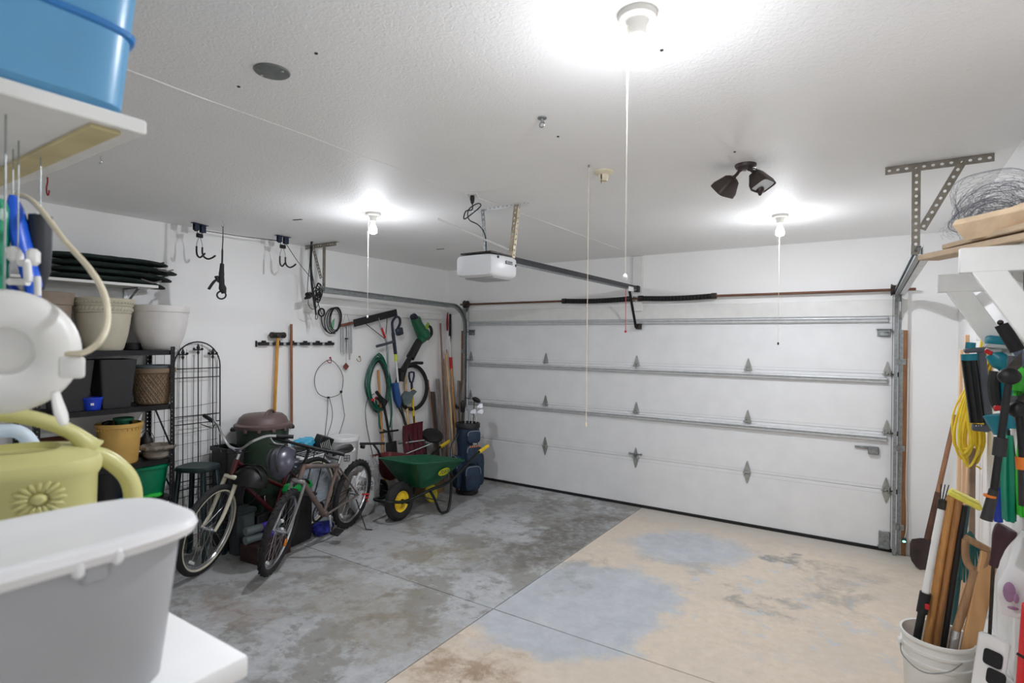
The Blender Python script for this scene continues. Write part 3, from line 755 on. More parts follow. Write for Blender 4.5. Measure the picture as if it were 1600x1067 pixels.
# --- second shelf
Z = 1.345
M_sq = mat('charcoal_planter', (38, 38, 40), .6, 0, .12, 12, bump=.05)
for y, lab, s in ((-4.245, 'tapered charcoal square planter beside the basket-weave pot', .0), (-4.52, 'tapered charcoal square planter at the dark end of second shelf', .0)):
    c = V(-.08, y, Z); t = thing('square_planter', lab, 'plant pot', c)
    MB().rrect([(.005, .005, 0), (.095, .095, 0), (.125, .125, .36), (.115, .115, .36), (.09, .09, .03), (.005, .005, .03)], c, None, 12, 40).build('pot_body', M_sq, t)
M_wv = mat('brown_resin', (124, 104, 82), .55, 0, .14, 14, bump=.1)
p = V(-.085, -3.955, Z)
t = vessel('basket_planter', 'round brown planter with woven basket texture under grey pot', 'plant pot', p, [(.11, 0), (.12, .01), (.142, .235), (.145, .245), (.157, .25), (.16, .28), (.153, .285)], m=M_wv)
for sgn in (-1, 1):
    b = MB()
    for k in range(14):
        for o_ in (-.012, .012):
            pts = []
            for i in range(9):
                f = i/8; a = 2*PI*k/14+sgn*f*1.05+o_*8*sgn; r = .12+.024*f+.0015; pts.append(p+V(r*math.cos(a), r*math.sin(a), .014+.22*f))
            b.tube(pts, .0045, 5)
    b.build('woven_strands', M_wv, t, kind='stuff')
vessel('nursery_pot', 'grey plastic pot nested in the basket-weave planter', 'plant pot', p+V(0, 0, .05), [(.09, 0), (.12, .2), (.145, .238), (.147, .254), (.14, .257)], m=mat('grey_pot', (88, 96, 102), .5, 0, .08, 10))
p = V(.0, -4.40, Z)
t = vessel('small_pot', 'small bright blue pot with white price tag', 'plant pot', p, [(.05, 0), (.052, .005), (.062, .075), (.066, .078), (.067, .09), (.063, .092)], .005, mat('cobalt_pot', (24, 60, 190), .35, 0, .06, 10), floor_z=.01)
MB().box(p+V(.058, -.018, .045), (.004, .02, .016), RZ(-.35)).build('price_tag', M_whitep, t)
vessel('small_pot', 'small dark teal pot behind the blue pot', 'plant pot', V(-.03, -4.49, Z), [(.04, 0), (.05, .08), (.053, .083), (.05, .088)], .005, mat('dark_teal', (16, 62, 66), .4, 0, .1, 10), floor_z=.01)

# --- third shelf
Z = .921
p = V(-.10, -4.57, Z+.18)
M_terra = mat('terracotta_brown', (104, 62, 44), .6, 0, .15, 14)
t = thing('plant_tray', 'long brown plastic tray resting on the white window box', 'tray', p)
MB().rrect([(.01, .01, 0), (.10, .17, 0), (.11, .19, .045), (.115, .195, .05), (.10, .18, .045), (.01, .01, .01)], p, None, 8, 40).build('tray_body', M_terra, t)
p = V(-.09, -4.575, Z)
t = thing('window_box', 'white ribbed window box planter with flared rim', 'plant pot', p)
M_wb = mat('window_box_white', (214, 214, 216), .45, 0, .03, 10)
MB().rrect([(.01, .01, 0), (.10, .17, 0), (.115, .195, .15), (.135, .215, .155), (.137, .218, .178), (.12, .198, .178), (.09, .16, .02), (.01, .01, .02)], p, None, 12, 48).build('box_body', M_wb, t)
for k in range(9):
    y = p.y-.144+k*.036; MB().bar((p.x+.102, y, Z+.01), (p.x+.116, y*1.0+(y-p.y)*.1, Z+.145), .008, .008, up=(1, 0, 0)).build('rib', M_wb, t)
p = V(-.06, -4.20, Z)
M_yp = mat('mustard_pot', (204, 164, 88), .5, 0, .07, 12)
t = vessel('nursery_pot', 'tall mustard yellow pot full of small dark pots', 'plant pot', p, [(.115, 0), (.12, .008), (.142, .27), (.152, .275), (.155, .30), (.148, .303)], .008, M_yp)
for k in range(30):
    a = 2*PI*k/30; MB().box(p+V(.1435*math.cos(a), .1435*math.sin(a), .262), (.006, .004, .022), RZ(a)).build('rim_rib', M_yp, t)
vessel('small_pot', 'small dark green pot sitting in the yellow pot', 'plant pot', p+V(.02, .02, .26), [(.045, 0), (.06, .06), (.066, .062), (.068, .08), (.062, .082)], .006, M_green, floor_z=.01)
for k, (dx, dy) in enumerate(((-.06, -.05), (.03, -.085), (-.04, .075), (.085, .03))):
    c = p+V(dx*.95, dy*.95, .25)
    t = MB().lathe([(.005, 0), (.025, 0), (.034, .055), (.036, .06), (.03, .06), (.022, .008), (.005, .008)], c, 16, RX(.25) @ RY(.2)).build('seedling_pot', M_black)
    tag(t, 'tiny black seedling pot stuffed into the yellow pot', 'plant pot', 'seedling pots in the yellow pot')
p = V(-.2, -3.955, Z)
t = thing('lantern', 'black metal lantern with wire handle at the shelf end', 'lantern', p)
MB().lathe([(.055, 0), (.058, .02), (.03, .03), (.04, .05), (.055, .09), (.05, .13), (.02, .16), (.012, .18), (.005, .19)], p, 22).build('lantern_body', mat('lantern_iron', (40, 38, 36), .5, .4, .2, 20), t)
MB().tube([p+V(0, .062*math.cos(a), .10+.10*math.sin(a)) for a in [i*PI/14 for i in range(15)]], .0025, 6).build('wire_handle', M_dsteel, t)
p = V(-.02, -3.95, Z)
t = thing('stone_bowl', 'carved grey stone bowl at the end of the third shelf', 'bowl', p)
M_st = mat('carved_stone', (124, 116, 106), .8, 0, .2, 16, bump=.4, bscale=50)
MB().lathe([(.005, 0), (.075, 0), (.095, .02), (.098, .05), (.088, .06), (.105, .07), (.122, .085), (.12, .1), (.10, .105), (.085, .085), (.005, .06)], p, 30).build('bowl_body', M_st, t)
for k in range(12):
    a = 2*PI*k/12; MB().ball(p+V(.118*math.cos(a), .118*math.sin(a), .088), (.02, .012, .016), 8, 5, RZ(a+PI/2)).build('carved_petal', M_st, t)

# --- fourth shelf
Z = .621
vessel('nursery_pot', 'wide bright green pot on the lowest visible shelf', 'plant pot', V(-.08, -4.0, Z), [(.11, 0), (.118, .01), (.145, .225), (.158, .23), (.162, .25), (.155, .254)], .008, mat('bright_green_pot', (0, 124, 84), .4, 0, .07, 10))
for y, x in ((-4.27, -.1), (-4.55, -.1)):
    t = vessel('nursery_pot', 'large black nursery pot behind the watering can handle', 'plant pot', V(x, y, Z), [(.1, 0), (.125, .24), (.135, .245), (.136, .265), (.13, .268)], .006, M_black, group='black pots on the fourth shelf')
p = V(.06, -4.08, Z)
def crumple(c, sx, sy, sz, m, name, parent=None, seed=0, n=18, mm=12, amp=.22, fold=9):
    b = MB(); rs = []
    for i in range(mm+1):
        tt = -PI/2+PI*i/mm; q_ = max(math.cos(tt), .03); r = []
        for k in range(n):
            a = 2*PI*k/n; d = V(math.cos(a)*q_, math.sin(a)*q_, math.sin(tt))
            f = 1+amp*noise.noise(d*2.2+V(seed, 0, 0))+amp*.5*noise.noise(d*fold*.6+V(0, seed, 0))
            r.append(V(c[0]+d.x*sx*f, c[1]+d.y*sy*f, max(c[2]+d.z*sz*f, c[2]-sz*.9)))
        rs.append(r)
    b.rings(rs)
    return b.build(name, m, parent, ang=25)
M_bagb = mat('bright_blue_film', (30, 140, 214), .3, 0, .1, 10)
t = crumple(V(.02, -4.16, Z+.022), .05, .085, .025, M_bagb, 'plastic_bag', None, 4, 22, 14)
tag(t, 'crumpled bright blue plastic bag at the shelf edge', 'bag')
t = crumple(V(.025, -4.0, Z+.02), .045, .07, .021, mat('bright_green_film', (40, 180, 60), .3, 0, .1, 10), 'plastic_bag', None, 9, 22, 14)
tag(t, 'crumpled bright green plastic bag at the shelf edge', 'bag')

# ================================================================== WALL SHELF WITH FOLDED CHAIR BAGS
t = thing('wall_shelf', 'short white wall shelf holding folded green bags', 'shelf', (-.36, -4.3, 2.27))
MB().box((-.21, -4.43, 2.275), (.29, 1.0, .022), bev=.003).build('shelf_board', M_paintw, t)
for y in (-4.72, -4.05):
    b = MB().box((-.352, y, 2.19), (.012, .025, .15)).bar((-.35, y, 2.13), (-.12, y, 2.262), .012, .012).box((-.23, y, 2.258), (.24, .025, .008))
    b.build('bracket', M_steel, t)
M_gcan = mat('dark_green_canvas', (22, 38, 34), .85, 0, .25, 30, bump=.3, bscale=90)
random.seed(12)
for k in range(4):
    z = 2.288+k*.05; y0 = -4.62+random.uniform(-.03, .03); y1 = -3.83+(.0, .05, .09, .02)[k]; x = -.21
    c = V(x, (y0+y1)/2, z+.026)
    b = MB(); rs = []
    for i in range(25):
        f = i/24; y = y0+(y1-y0)*f; w_ = .15*(1-abs(2*f-1)**5*.75); hh = .0225*(1-abs(2*f-1)**6*.6); r = []
        sag = -.06*max(0, f-.62)**1.3*(2.3-k*.5)+.02*k*max(0, f-.5)*.3
        for j in range(16):
            a = 2*PI*j/16; ca, sa = math.cos(a), math.sin(a)
            ww = w_*(1+.08*noise.noise(V(y*9, j*.7, k*5)))
            r.append(V(x+ww*math.copysign(abs(ca)**.7, ca), y, c.z+sag+hh*math.copysign(abs(sa)**.8, sa)*(1+.22*noise.noise(V(y*14, j, k)))))
        rs.append(r)
    b.rings(rs)
    tt = thing('folded_bag', 'dark green folded canvas bag stacked on the white wall shelf', 'bag', V(x, c.y, z), group='folded canvas bags on the wall shelf')
    b.build('canvas', M_gcan, tt, ang=30)
    MB().tube(curve([V(x+.13, y1-.22, c.z+.012), V(x+.16, y1-.15, c.z-.01), V(x+.14, y1-.08, c.z+.008)], 5), .006, 6).build('strap', M_rope if k % 2 else mat('grey_strap', (120, 112, 112), .7, 0, .1, 20), tt)
tag(MB().box((-.14, -4.74, 2.325), (.1, .05, .08), bev=.008).build('small_box', mat('blue_carton', (40, 92, 160), .6, 0, .2, 18)), 'small blue carton beside the folded green bags', 'box')

# ================================================================== TRELLIS AND WIRE FENCING
M_iron = mat('black_iron', (26, 26, 27), .55, .3, .2, 30)
t = thing('garden_trellis', 'arched black metal garden trellis leaning on the wall', 'trellis', (-.25, -3.48, 0))
def TX(z): return -.318+.03*(1-z/1.85)
Y0, Y1 = -3.69, -3.29; yc = (Y0+Y1)/2; R_ = (Y1-Y0)/2
ar = [V(TX(0), Y0, 0.0), V(TX(1.62), Y0, 1.62)]+[V(TX(1.62+.215*math.sin(a)), yc-R_*math.cos(a), 1.62+.215*math.sin(a)) for a in [PI*i/16 for i in range(1, 16)]]+[V(TX(1.62), Y1, 1.62), V(TX(0), Y1, 0)]
MB().tube(ar, .006, 7).build('arch_frame', M_iron, t)
for z in (1.60, 1.52, 1.185, 1.115, .62, .55): MB().tube([V(TX(z)+.003, Y0, z), V(TX(z)+.003, Y1, z)], .0045, 6).build('cross_bar', M_iron, t)
for y, zt in ((yc-.13, 1.72), (yc, 1.76), (yc+.13, 1.72)):
    MB().tube([V(TX(0)+.006, y, 0.02), V(TX(zt)+.006, y, zt)], .0045, 6).build('upright_bar', M_iron, t)
    c = V(TX(zt)+.006, y, zt)
    b = MB().lathe([(.004, -.04), (.012, -.02), (.005, 0), (.016, .02), (.002, .06)], c, 8).box(c+V(0, 0, .005), (.008, .07, .012), bev=.003).ball(c+V(0, .035, .012), .012, 8, 5).ball(c+V(0, -.035, .012), .012, 8, 5)
    b.build('finial', M_iron, t)
t = thing('wire_fence_panel', 'thin black wire grid panel behind the arched trellis', 'wire panel', (-.34, -3.55, 0))
for k in range(9):
    y = -3.83+k*.065; MB().tube(curve([V(-.335, y, 0.0), V(-.338, y+.012*math.sin(k*2), .7), V(-.335, y+.008*math.sin(k), 1.82-.05*(k % 3))], 4), .0018, 5).build('wire', M_iron, t)
for k in range(11):
    z = .12+k*.115+(.01 if k % 2 else 0); MB().tube(curve([V(-.333, -3.84, z-.01), V(-.333, -3.55, z+.006*math.sin(k*3)), V(-.333, -3.30, z+.012)], 4), .0018, 5).build('wire', M_iron, t)

# ================================================================== STOOL, BOARD, TRASH CAN
M_stool = mat('dark_green_stool', (30, 46, 48), .5, 0, .12, 14)
c = V(-.05, -3.62, 0)
t = thing('stool', 'dark green plastic stool with rounded seat beside trellis', 'stool', c, .5)
MB().rrect([(.13, .11, .755), (.148, .128, .765), (.15, .13, .785), (.143, .123, .798), (.09, .08, .795), (.01, .01, .792)], (0, 0, 0), None, 4, 36).build('seat', M_stool, t, local=True)
for sx in (-1, 1):
    for sy in (-1, 1): MB().bar((sx*.105, sy*.085, .77), (sx*.16, sy*.135, 0), .04, .032, bev=.006, up=(1, 0, 0)).build('leg', M_stool, t, local=True)
    MB().bar((sx*.137, -.11, .32), (sx*.137, .11, .32), .02, .03, bev=.004).build('stretcher', M_stool, t, local=True)
t = thing('storage_bin', 'flat black plastic bin standing behind the stool', 'bin', (-.14, -3.305, 0))
MB().rrect([(.01, .01, .0), (.12, .075, 0), (.13, .085, .86), (.142, .095, .865), (.142, .095, .90), (.125, .08, .90), (.11, .065, .04), (.01, .01, .04)], (-.14, -3.305, 0), RZ(0), 14, 48).build('bin_body', M_black, t)
M_can = mat('dark_olive_can', (40, 58, 44), .5, 0, .12, 10)
M_lid = mat('brown_lid', (96, 78, 76), .5, 0, .1, 10)
p = V(-.065, -3.015, .30)
tag(MB().box((-.065, -3.0, .15), (.44, .4, .298), bev=.01).build('crate', M_black), 'black crate underneath the green trash can', 'crate')
t = thing('trash_can', 'dark green trash can with a domed brown lid', 'trash can', p)
MB().lathe([(.005, 0), (.18, 0), (.19, .02), (.225, .72), (.228, .74), (.238, .745), (.238, .765), (.22, .765), (.185, .03), (.005, .03)], p, 40).build('can_body', M_can, t)
lid_ = MB().lathe([(.246, .742), (.25, .75), (.25, .775), (.235, .785), (.222, .79), (.205, .835), (.17, .865), (.06, .875), (.005, .876)], p, 44).build('lid', M_lid, t)
MB().tube(curve([p+V(.12, -.05, .862), p+V(.10, -.02, .895), p+V(.05, .06, .90), p+V(.02, .1, .868)], 5), .012, 8).build('lid_handle', M_lid, lid_)
for s in (-1, 1):
    d = V(.55*s, .83*s, 0)
    MB().box(p+d*.25+V(0, 0, .735), (.05, .10, .028), RZ(math.atan2(d.y, d.x)), bev=.008).build('side_handle', M_black, t)
for k in range(5):
    a = -1.2+k*.5; MB().box(p+V(.245*math.cos(a), .245*math.sin(a), .735), (.016, .03, .03), RZ(a), bev=.004).build('lid_catch', M_lid, lid_)

# ================================================================== TOOL RAIL, HAMMER, POLE
M_railw = mat('aluminium_rail', (196, 198, 200), .4, .5, .08, 20)
t = thing('tool_holder', 'wall mounted tool holder rail with six black grips', 'tool rack', (-.35, -2.45, 1.82))
MB().box((-.35, -2.455, 1.818), (.016, .93, .035), bev=.003).build('rail', M_railw, t)
MB().box((-.345, -2.915, 1.818), (.02, .012, .06), bev=.003).build('end_cap', M_black, t)
for k in range(6):
    y = -2.85+k*.158; MB().box((-.325, y, 1.818), (.045, .105, .03), bev=.006).box((-.322, y, 1.84), (.04, .03, .02), bev=.004).build('grip', M_black, t)
t = thing('sledge_hammer', 'sledge hammer with yellow wooden handle hung on the tool rail', 'hammer', (-.305, -2.72, 1.9))
MB().bar((-.295, -2.715, 1.93), (-.295, -2.75, 1.02), .026, .034, up=(1, 0, 0), bev=.008).build('handle', mat('yellow_ash', (206, 150, 62), .45, 0, .12, 14, stretch=(6, 6, .8)), t)
b = MB().box((-.295, -2.715, 1.905), (.055, .055, .055), bev=.008)
for s in (-1, 1): b.lathe([(.024, .02), (.03, .045), (.031, .075), (.026, .08)], (-.295, -2.715, 1.905), 8, RX(-s*PI/2))
b.build('head', M_dsteel, t)
t = MB().cyl((-.30, -2.56, 2.02), (-.30, -2.545, .98), .0135, n=12).build('broom_pole', M_dwood)
tag(t, 'plain brown wooden pole standing in the tool rail', 'pole')
tag(MB().box((-.352, -1.28, 2.19), (.015, 2.2, .085), bev=.004).build('hanging_rail', M_paintw), 'long white board screwed to the wall above the garden tools', 'rail')
# ================================================================== BICYCLES
M_tire = mat('tyre_rubber', (26, 26, 27), .8, 0, .15, 40, bump=.3, bscale=160)
M_cream = mat('cream_enamel', (206, 200, 180), .35, 0, .05, 14)
M_spoke = mat('spoke_steel', (190, 192, 196), .25, .9, .05, 20)
M_maroon = mat('maroon_enamel', (74, 18, 24), .3, .1, .12, 14, coat=.4)
M_mtb = mat('worn_grey_rust_paint', (112, 110, 108), .42, .3, .15, 6, col2=(128, 104, 94))
def wheel(parent, c, ax, r, tr, white=False, seedang=0, knob=False, M4=None):
    """wheel about axis ax (local), centre c; parts made in the bike's local frame"""
    ax = Vector(ax).normalized(); e1 = ax.orthogonal().normalized()
    e1 = (V(0, 0, 1)-ax*ax.z).normalized(); e2 = ax.cross(e1)
    P = lambda rad, a, o=0: c+e1*rad*math.cos(a)+e2*rad*math.sin(a)+ax*o
    def torus(R, rr, n=48, m=8, o=0, flat=1.0):
        b = MB(); rs = []
        for i in range(n):
            a = 2*PI*i/n
            rs.append([P(R+rr*math.cos(t)*flat, a, o+rr*math.sin(t)) for t in [2*PI*k/m for k in range(m)]])
        b.rings(rs, closed=True); return b
    ty = torus(r-tr, tr, 56, 10)
    if knob:
        for i in range(64):
            a = 2*PI*i/64; s = (i % 2-.5)*tr*.7
            cc = P(r-tr*.18, a, s); d = (P(1, a)-P(0, a)); tg = (P(1, a+.01)-P(1, a-.01)).normalized()
            ty.box(cc+d*tr*.12, (tr*.35, .012, tr*.6), Matrix((d, tg, ax)).transposed())
    w = ty.build('tire', M_tire, parent, local=True)
    if white: torus(r-2*tr+.008, .009, 48, 6, tr*.55).build('whitewall', M_cream, w, local=True); torus(r-2*tr+.008, .009, 48, 6, -tr*.55).build('whitewall', M_cream, w, local=True)
    rim_ = torus(r-2*tr-.004, .012, 48, 6, 0, .8).build('rim', M_spoke, parent, local=True)
    b = MB().cyl(c-ax*.045, c+ax*.045, .014, n=12).cyl(c-ax*.034, c-ax*.028, .028, n=16).cyl(c+ax*.028, c+ax*.034, .028, n=16).cyl(c-ax*.07, c+ax*.07, .006, n=8)
    b.build('hub', M_spoke, parent, local=True)
    b = MB()
    for i in range(32):
        a = 2*PI*i/32+seedang; s = 1 if i % 2 else -1; q_ = .42 if (i//2) % 2 else -.42
        b.tube([P(.026, a+q_*2.2, s*.031), P(r-2*tr-.008, a)], .0011, 3, caps=False)
    b.build('spokes', M_spoke, rim_, local=True, kind='stuff')
    a = 2.3+seedang; d = (P(1, a)-P(0, a)); tg = (P(1, a+.01)-P(1, a-.01)).normalized()
    MB().box(P(r*.72, a), (.022, .075, .012), Matrix((d, tg, ax)).transposed(), bev=.003).build('reflector', mat('clear_reflector', (214, 216, 214), .2, 0, .05, 20), rim_, local=True)
def bicycle(label, rear, front, lean, steer, r, style):
    d = Vector(front)-Vector(rear); wb = d.length; hd = math.atan2(d.y, d.x)
    t = thing('bicycle', label, 'bicycle', (rear[0], rear[1], .004), rot=(lean, 0, hd))
    M_fr, M_fk = (M_maroon, M_cream) if style == 'cruiser' else (M_mtb, mat('grey_fork_paint', (150, 148, 146), .35, .5, .12, 14))
    tr = .026 if style == 'cruiser' else .027
    fh = V(wb, 0, r); rh = V(0, 0, r)
    u = V(-.342, 0, .94); fwd = V(.94, 0, .342)
    A = fh-fwd*.045; crown = A+u*(r+.055); htop = crown+u*.15
    S = Matrix.Translation(crown) @ Matrix.Rotation(steer, 4, u) @ Matrix.Translation(-crown)
    fh2 = S @ fh; fax = S.to_3x3() @ V(0, 1, 0)
    wheel(t, rh, (0, 1, 0), r, tr, style == 'cruiser', .1, style != 'cruiser')
    wheel(t, fh2, fax, r, tr, style == 'cruiser', .25, style != 'cruiser')
    # fork
    for s in (-1, 1):
        p0, p1, p2, p3 = crown+V(0, s*.035, .01), crown+V(0, s*.052, -.03), A+u*.14+V(0, s*.055, 0), fh+V(0, s*.055, 0)
        fl_ = curve([S @ p0, S @ p1, S @ p2, S @ p3], 5)
        n = len(fl_); r0 = .021 if style == 'cruiser' else .015
        MB().tube(fl_, [r0-(r0*.45)*i/(n-1) for i in range(n)], 8).build('fork_leg', M_fk, t, local=True)
    MB().box(S @ (crown+u*.008), (.05, .11, .035), (Matrix.Rotation(steer, 3, u) @ RY(-.35)), bev=.01).build('fork_crown', M_fk, t, local=True)
    # frame
    bb = V(.44 if style == 'cruiser' else .50, 0, .285); st = bb+V(-.309, 0, .951)*(.42 if style == 'cruiser' else .455)
    big = .02 if style != 'cruiser' else .017
    MB().cyl(crown+u*.012, htop, .022, n=14).build('head_tube', M_fr, t, local=True)
    MB().tube([crown+u*.035, bb], .0235 if style != 'cruiser' else .02, 12).build('down_tube', M_fr, t, local=True)
    if style == 'cruiser': MB().tube(curve([htop-u*.02, (htop+st)/2+V(.05, 0, -.10), bb+V(-.309, 0, .951)*.24], 6), .018, 12).build('top_tube', M_fr, t, local=True)
    else: MB().tube([htop-u*.02, st-V(-.309, 0, .951)*.02], .0195, 12).build('top_tube', M_fr, t, local=True)
    MB().tube([bb, st], .017, 12).build('seat_tube', M_fr, t, local=True)
    MB().cyl(bb-V(0, .04, 0), bb+V(0, .04, 0), .024, n=14).build('bottom_bracket', M_fr, t, local=True)
    for s in (-1, 1):
        MB().tube(curve([bb+V(-.02, s*.03, 0), (bb+rh)/2+V(.06, s*.05, 0), rh+V(0, s*.058, 0)], 4), .0095, 8).build('chain_stay', M_fr, t, local=True)
        MB().tube([st+V(-.005, s*.016, -.04), rh+V(0, s*.058, 0)], .008, 8).build('seat_stay', M_fr, t, local=True)
    # seat
    sp = st+V(-.309, 0, .951)*(.085 if style != 'cruiser' else .12)
    MB().tube([st-V(-.309, 0, .951)*.03, sp], .0135, 10).build('seat_post', M_chrome, t, local=True)
    b = MB(); rs = []
    for i in range(13):
        f = i/12; x = -.14+.28*f; w_ = (.075 if f < .4 else .075-.055*(min(1, (f-.4)/.35))) * (1-.5*max(0, (.12-f)/.12)); w_ *= (1-.55*max(0, (f-.93)/.07))
        r_ = []
        for k in range(14):
            a = 2*PI*k/14; r_.append(sp+V(x, w_*math.cos(a), .028+.03*max(math.sin(a), -.55)+.018*(1-f)))
        rs.append(r_)
    sad_ = b.rings(rs).build('saddle', mat('saddle_vinyl', (20, 20, 22), .3, 0, .1, 20), t, local=True)
    if style != 'cruiser':
        for s in (-1, 1): MB().ball(sp+V(-.10, s*.062, .034), (.045, .016, .02), 10, 6).build('saddle_panel', M_whitep, sad_, local=True)
    # drive train
    MB().lathe([(.09, -.002), (.095, 0), (.09, .002), (.072, .002), (.072, -.002)], bb+V(0, -.055, 0), 32, RX(PI/2), cap0=False, cap1=False).build('chainring', M_dsteel, t, local=True)
    for s, a in ((1, -1.9), (-1, 1.24)):
        e = bb+V(.17*math.cos(a), s*.07, .17*math.sin(a))
        ca_ = MB().bar(bb+V(0, s*.065, 0), e, .012, .024, up=(math.sin(a), 0, -math.cos(a)), bev=.004).build('crank_arm', M_chrome, t, local=True)
        MB().box(e+V(0, s*.055, 0), (.095, .085, .022), RY(.2), bev=.005).build('pedal', M_black, ca_, local=True)
    b = MB()
    for s in (1, -1): b.tube([bb+V(0, -.055, s*.092), rh+V(0, -.045, s*.035)], .004, 5)
    b.lathe([(.035, -.01), (.05, 0), (.035, .01)], rh+V(0, -.045, 0), 20, RX(PI/2)); b.build('chain', M_dsteel, t, local=True, kind='stuff')
    # cockpit
    q0 = htop+u*.055
    MB().cyl(S @ htop, S @ (htop+u*(.075 if style == 'cruiser' else .13)), .0135, n=10).tube([S @ (q0 if style == 'cruiser' else q0+u*.06), S @ (q0+fwd*.085+u*(.02 if style == 'cruiser' else .085))], .014, 10).build('stem', M_chrome if style == 'cruiser' else M_black, t, local=True)
    hc = q0+fwd*.085+u*(.02 if style == 'cruiser' else .085)
    if style == 'cruiser':
        for s in (-1, 1):
            pts = curve([hc, hc+V(.005, s*.06, .02), hc+V(.0, s*.14, .10), hc+V(-.05, s*.22, .15), hc+V(-.09, s*.30, .16)], 5)
            hb_ = MB().tube([S @ p for p in pts], .0112, 9).build('handlebar', M_chrome, t, local=True)
            MB().tube([S @ (hc+V(-.08, s*.285, .158)), S @ (hc+V(-.135, s*.405, .17))], .0165, 10).build('grip', M_black, hb_, local=True)
            MB().tube(curve([S @ (hc+V(-.06, s*.25, .14)), S @ (hc+V(-.08, s*.285, .10)), S @ (hc+V(-.10, s*.39, .10))], 4), .006, 6).build('brake_lever', M_chrome, hb_, local=True)
    else:
        hb_ = MB().tube([S @ (hc+V(-.02, -.31, .0)), S @ (hc+V(0, -.1, 0)), S @ (hc+V(0, .1, 0)), S @ (hc+V(-.02, .31, 0))], .0125, 10).build('handlebar', M_black, t, local=True)
        for s in (-1, 1):
            MB().tube([S @ (hc+V(-.014, s*.19, 0)), S @ (hc+V(-.02, s*.31, 0))], .017, 10).build('grip', M_black, hb_, local=True)
            MB().tube(curve([S @ (hc+V(.01, s*.16, -.01)), S @ (hc+V(.05, s*.19, -.03)), S @ (hc+V(.045, s*.29, -.035))], 4), .006, 6).build('brake_lever', M_black, hb_, local=True)
    for s in (-1, 1):
        MB().tube(curve([S @ (hc+V(.03, s*.15, .03)), S @ (hc+V(.10, s*.05, -.02)), crown+V(.06, s*.03, .06), crown+V(-.05, s*.02, .02)], 5), .0025, 5).build('brake_cable', M_black, t, local=True)
    return t, S, hc, sp, bb
F1, R1 = V(.275, -3.735, 0), V(.06, -2.625, 0)
b1, S1, hc1, sp1, bb1 = bicycle('maroon bicycle with cream fork, whitewall tyres and chrome swept handlebar', R1, F1, -.10, .30, .357, 'cruiser')
F2, R2 = V(.715, -3.415, 0), V(.335, -2.34, 0)
b2, S2, hc2, sp2, bb2 = bicycle('worn grey mountain bike with rust patches and straight black handlebar', R2, F2, -.14, .27, .338, 'mtb')
# kickstand reaching the floor, orange side reflector, pump bag
L1 = PM[b2.name]
MB().tube([L1 @ V(.03, .06, .30), V(.545, -2.30, .008), V(.60, -2.27, .006)], .006, 7).build('kickstand', M_dsteel, b2)
MB().box(S2 @ V((F2-R2).length, .06, .26), (.03, .012, .06), RY(-.3), bev=.005).build('fork_reflector', mat('amber_reflector', (210, 120, 20), .25, 0, .08, 20), b2, local=True)
MB().box(V(-.02, 0, .80)*1.0+V(-.05, 0, 0), (.03, .05, .04), None, .008).build('tail_light', M_black, b2, local=True)
L1 = PM[b1.name]
MB().tube([L1 @ V(.30, .05, .28), V(.24, -2.93, .006)], .007, 7).build('kickstand', M_dsteel, b1)
# rear rack with a black basket on the maroon bicycle
b = MB()
for y in (-.06, -.02, .02, .06): b.bar(V(-.22, y, .76), V(.16, y, .76), .008, .008)
for x in (-.22, -.02, .16): b.bar(V(x, -.065, .757), V(x, .065, .757), .008, .006)
for s in (-1, 1): b.bar(V(-.1, s*.062, .755), V(0, s*.062, .36), .008, .006)
b.build('luggage_rack', M_black, b1, local=True, kind='stuff')

# helmets
M_helm = mat('dark_violet_shell', (58, 58, 72), .28, 0, .3, 9, coat=.5)
M_helb = mat('black_shell', (14, 14, 15), .5, 0, .3, 12)
def helmet(label, c, rot, m, sc=1.0):
    t = thing('bicycle_helmet', label, 'helmet', c, rot=rot)
    b = MB(); rs = []
    for i in range(11):
        f = i/10; tt = f*PI/2; q_ = math.cos(tt*.98); r_ = []
        for k in range(24):
            a = 2*PI*k/24; rad = q_*(1+.05*math.cos(6*a)*(.4 if f < .85 else 0))
            r_.append(V(.15*rad*math.cos(a), .112*rad*math.sin(a), .13*math.sin(tt)-.03*(1-f)*(.5+.5*math.cos(a+PI))))
        rs.append(r_)
    inner = [[p*.86-V(0, 0, .004) for p in r_] for r_ in reversed(rs)]
    b.rings(rs+inner, closed=False).build('shell', m, t, local=True)
    for k in range(-1, 2):
        pts = [V(.13*math.cos(a), k*.045*(math.sin(a)*.6+.5), .128*math.sin(a)+.004) for a in [PI*(.12+.76*i/10) for i in range(11)]]
        MB().tube(pts, .009, 6, sq=.5).build('vent_rib', M_black, t, local=True)
    MB().tube(curve([V(.05, .1, -.01), V(.04, .06, -.12), V(.03, 0, -.15), V(.04, -.06, -.12), V(.05, -.1, -.01)], 4), .006, 6, sq=.4).build('chin_strap', M_rope, t, local=True)
    t.scale = (sc, sc, sc)
    return t
hp = L1 @ V(0, 0, 0)
g2 = PM[b2.name] @ (S2 @ (hc2+V(.02, -.12, -.17)))
helmet('dark violet bicycle helmet hanging from the mountain bike handlebar', g2+V(.03, -.06, .02), (.5, .9, -.9), M_helm)
g1 = PM[b1.name] @ (S1 @ (hc1+V(-.02, .03, -.30)))
helmet('black bicycle helmet hanging below the chrome handlebar', g1+V(.05, .10, .0), (-.25, .2, .3), M_helb, 1.12)

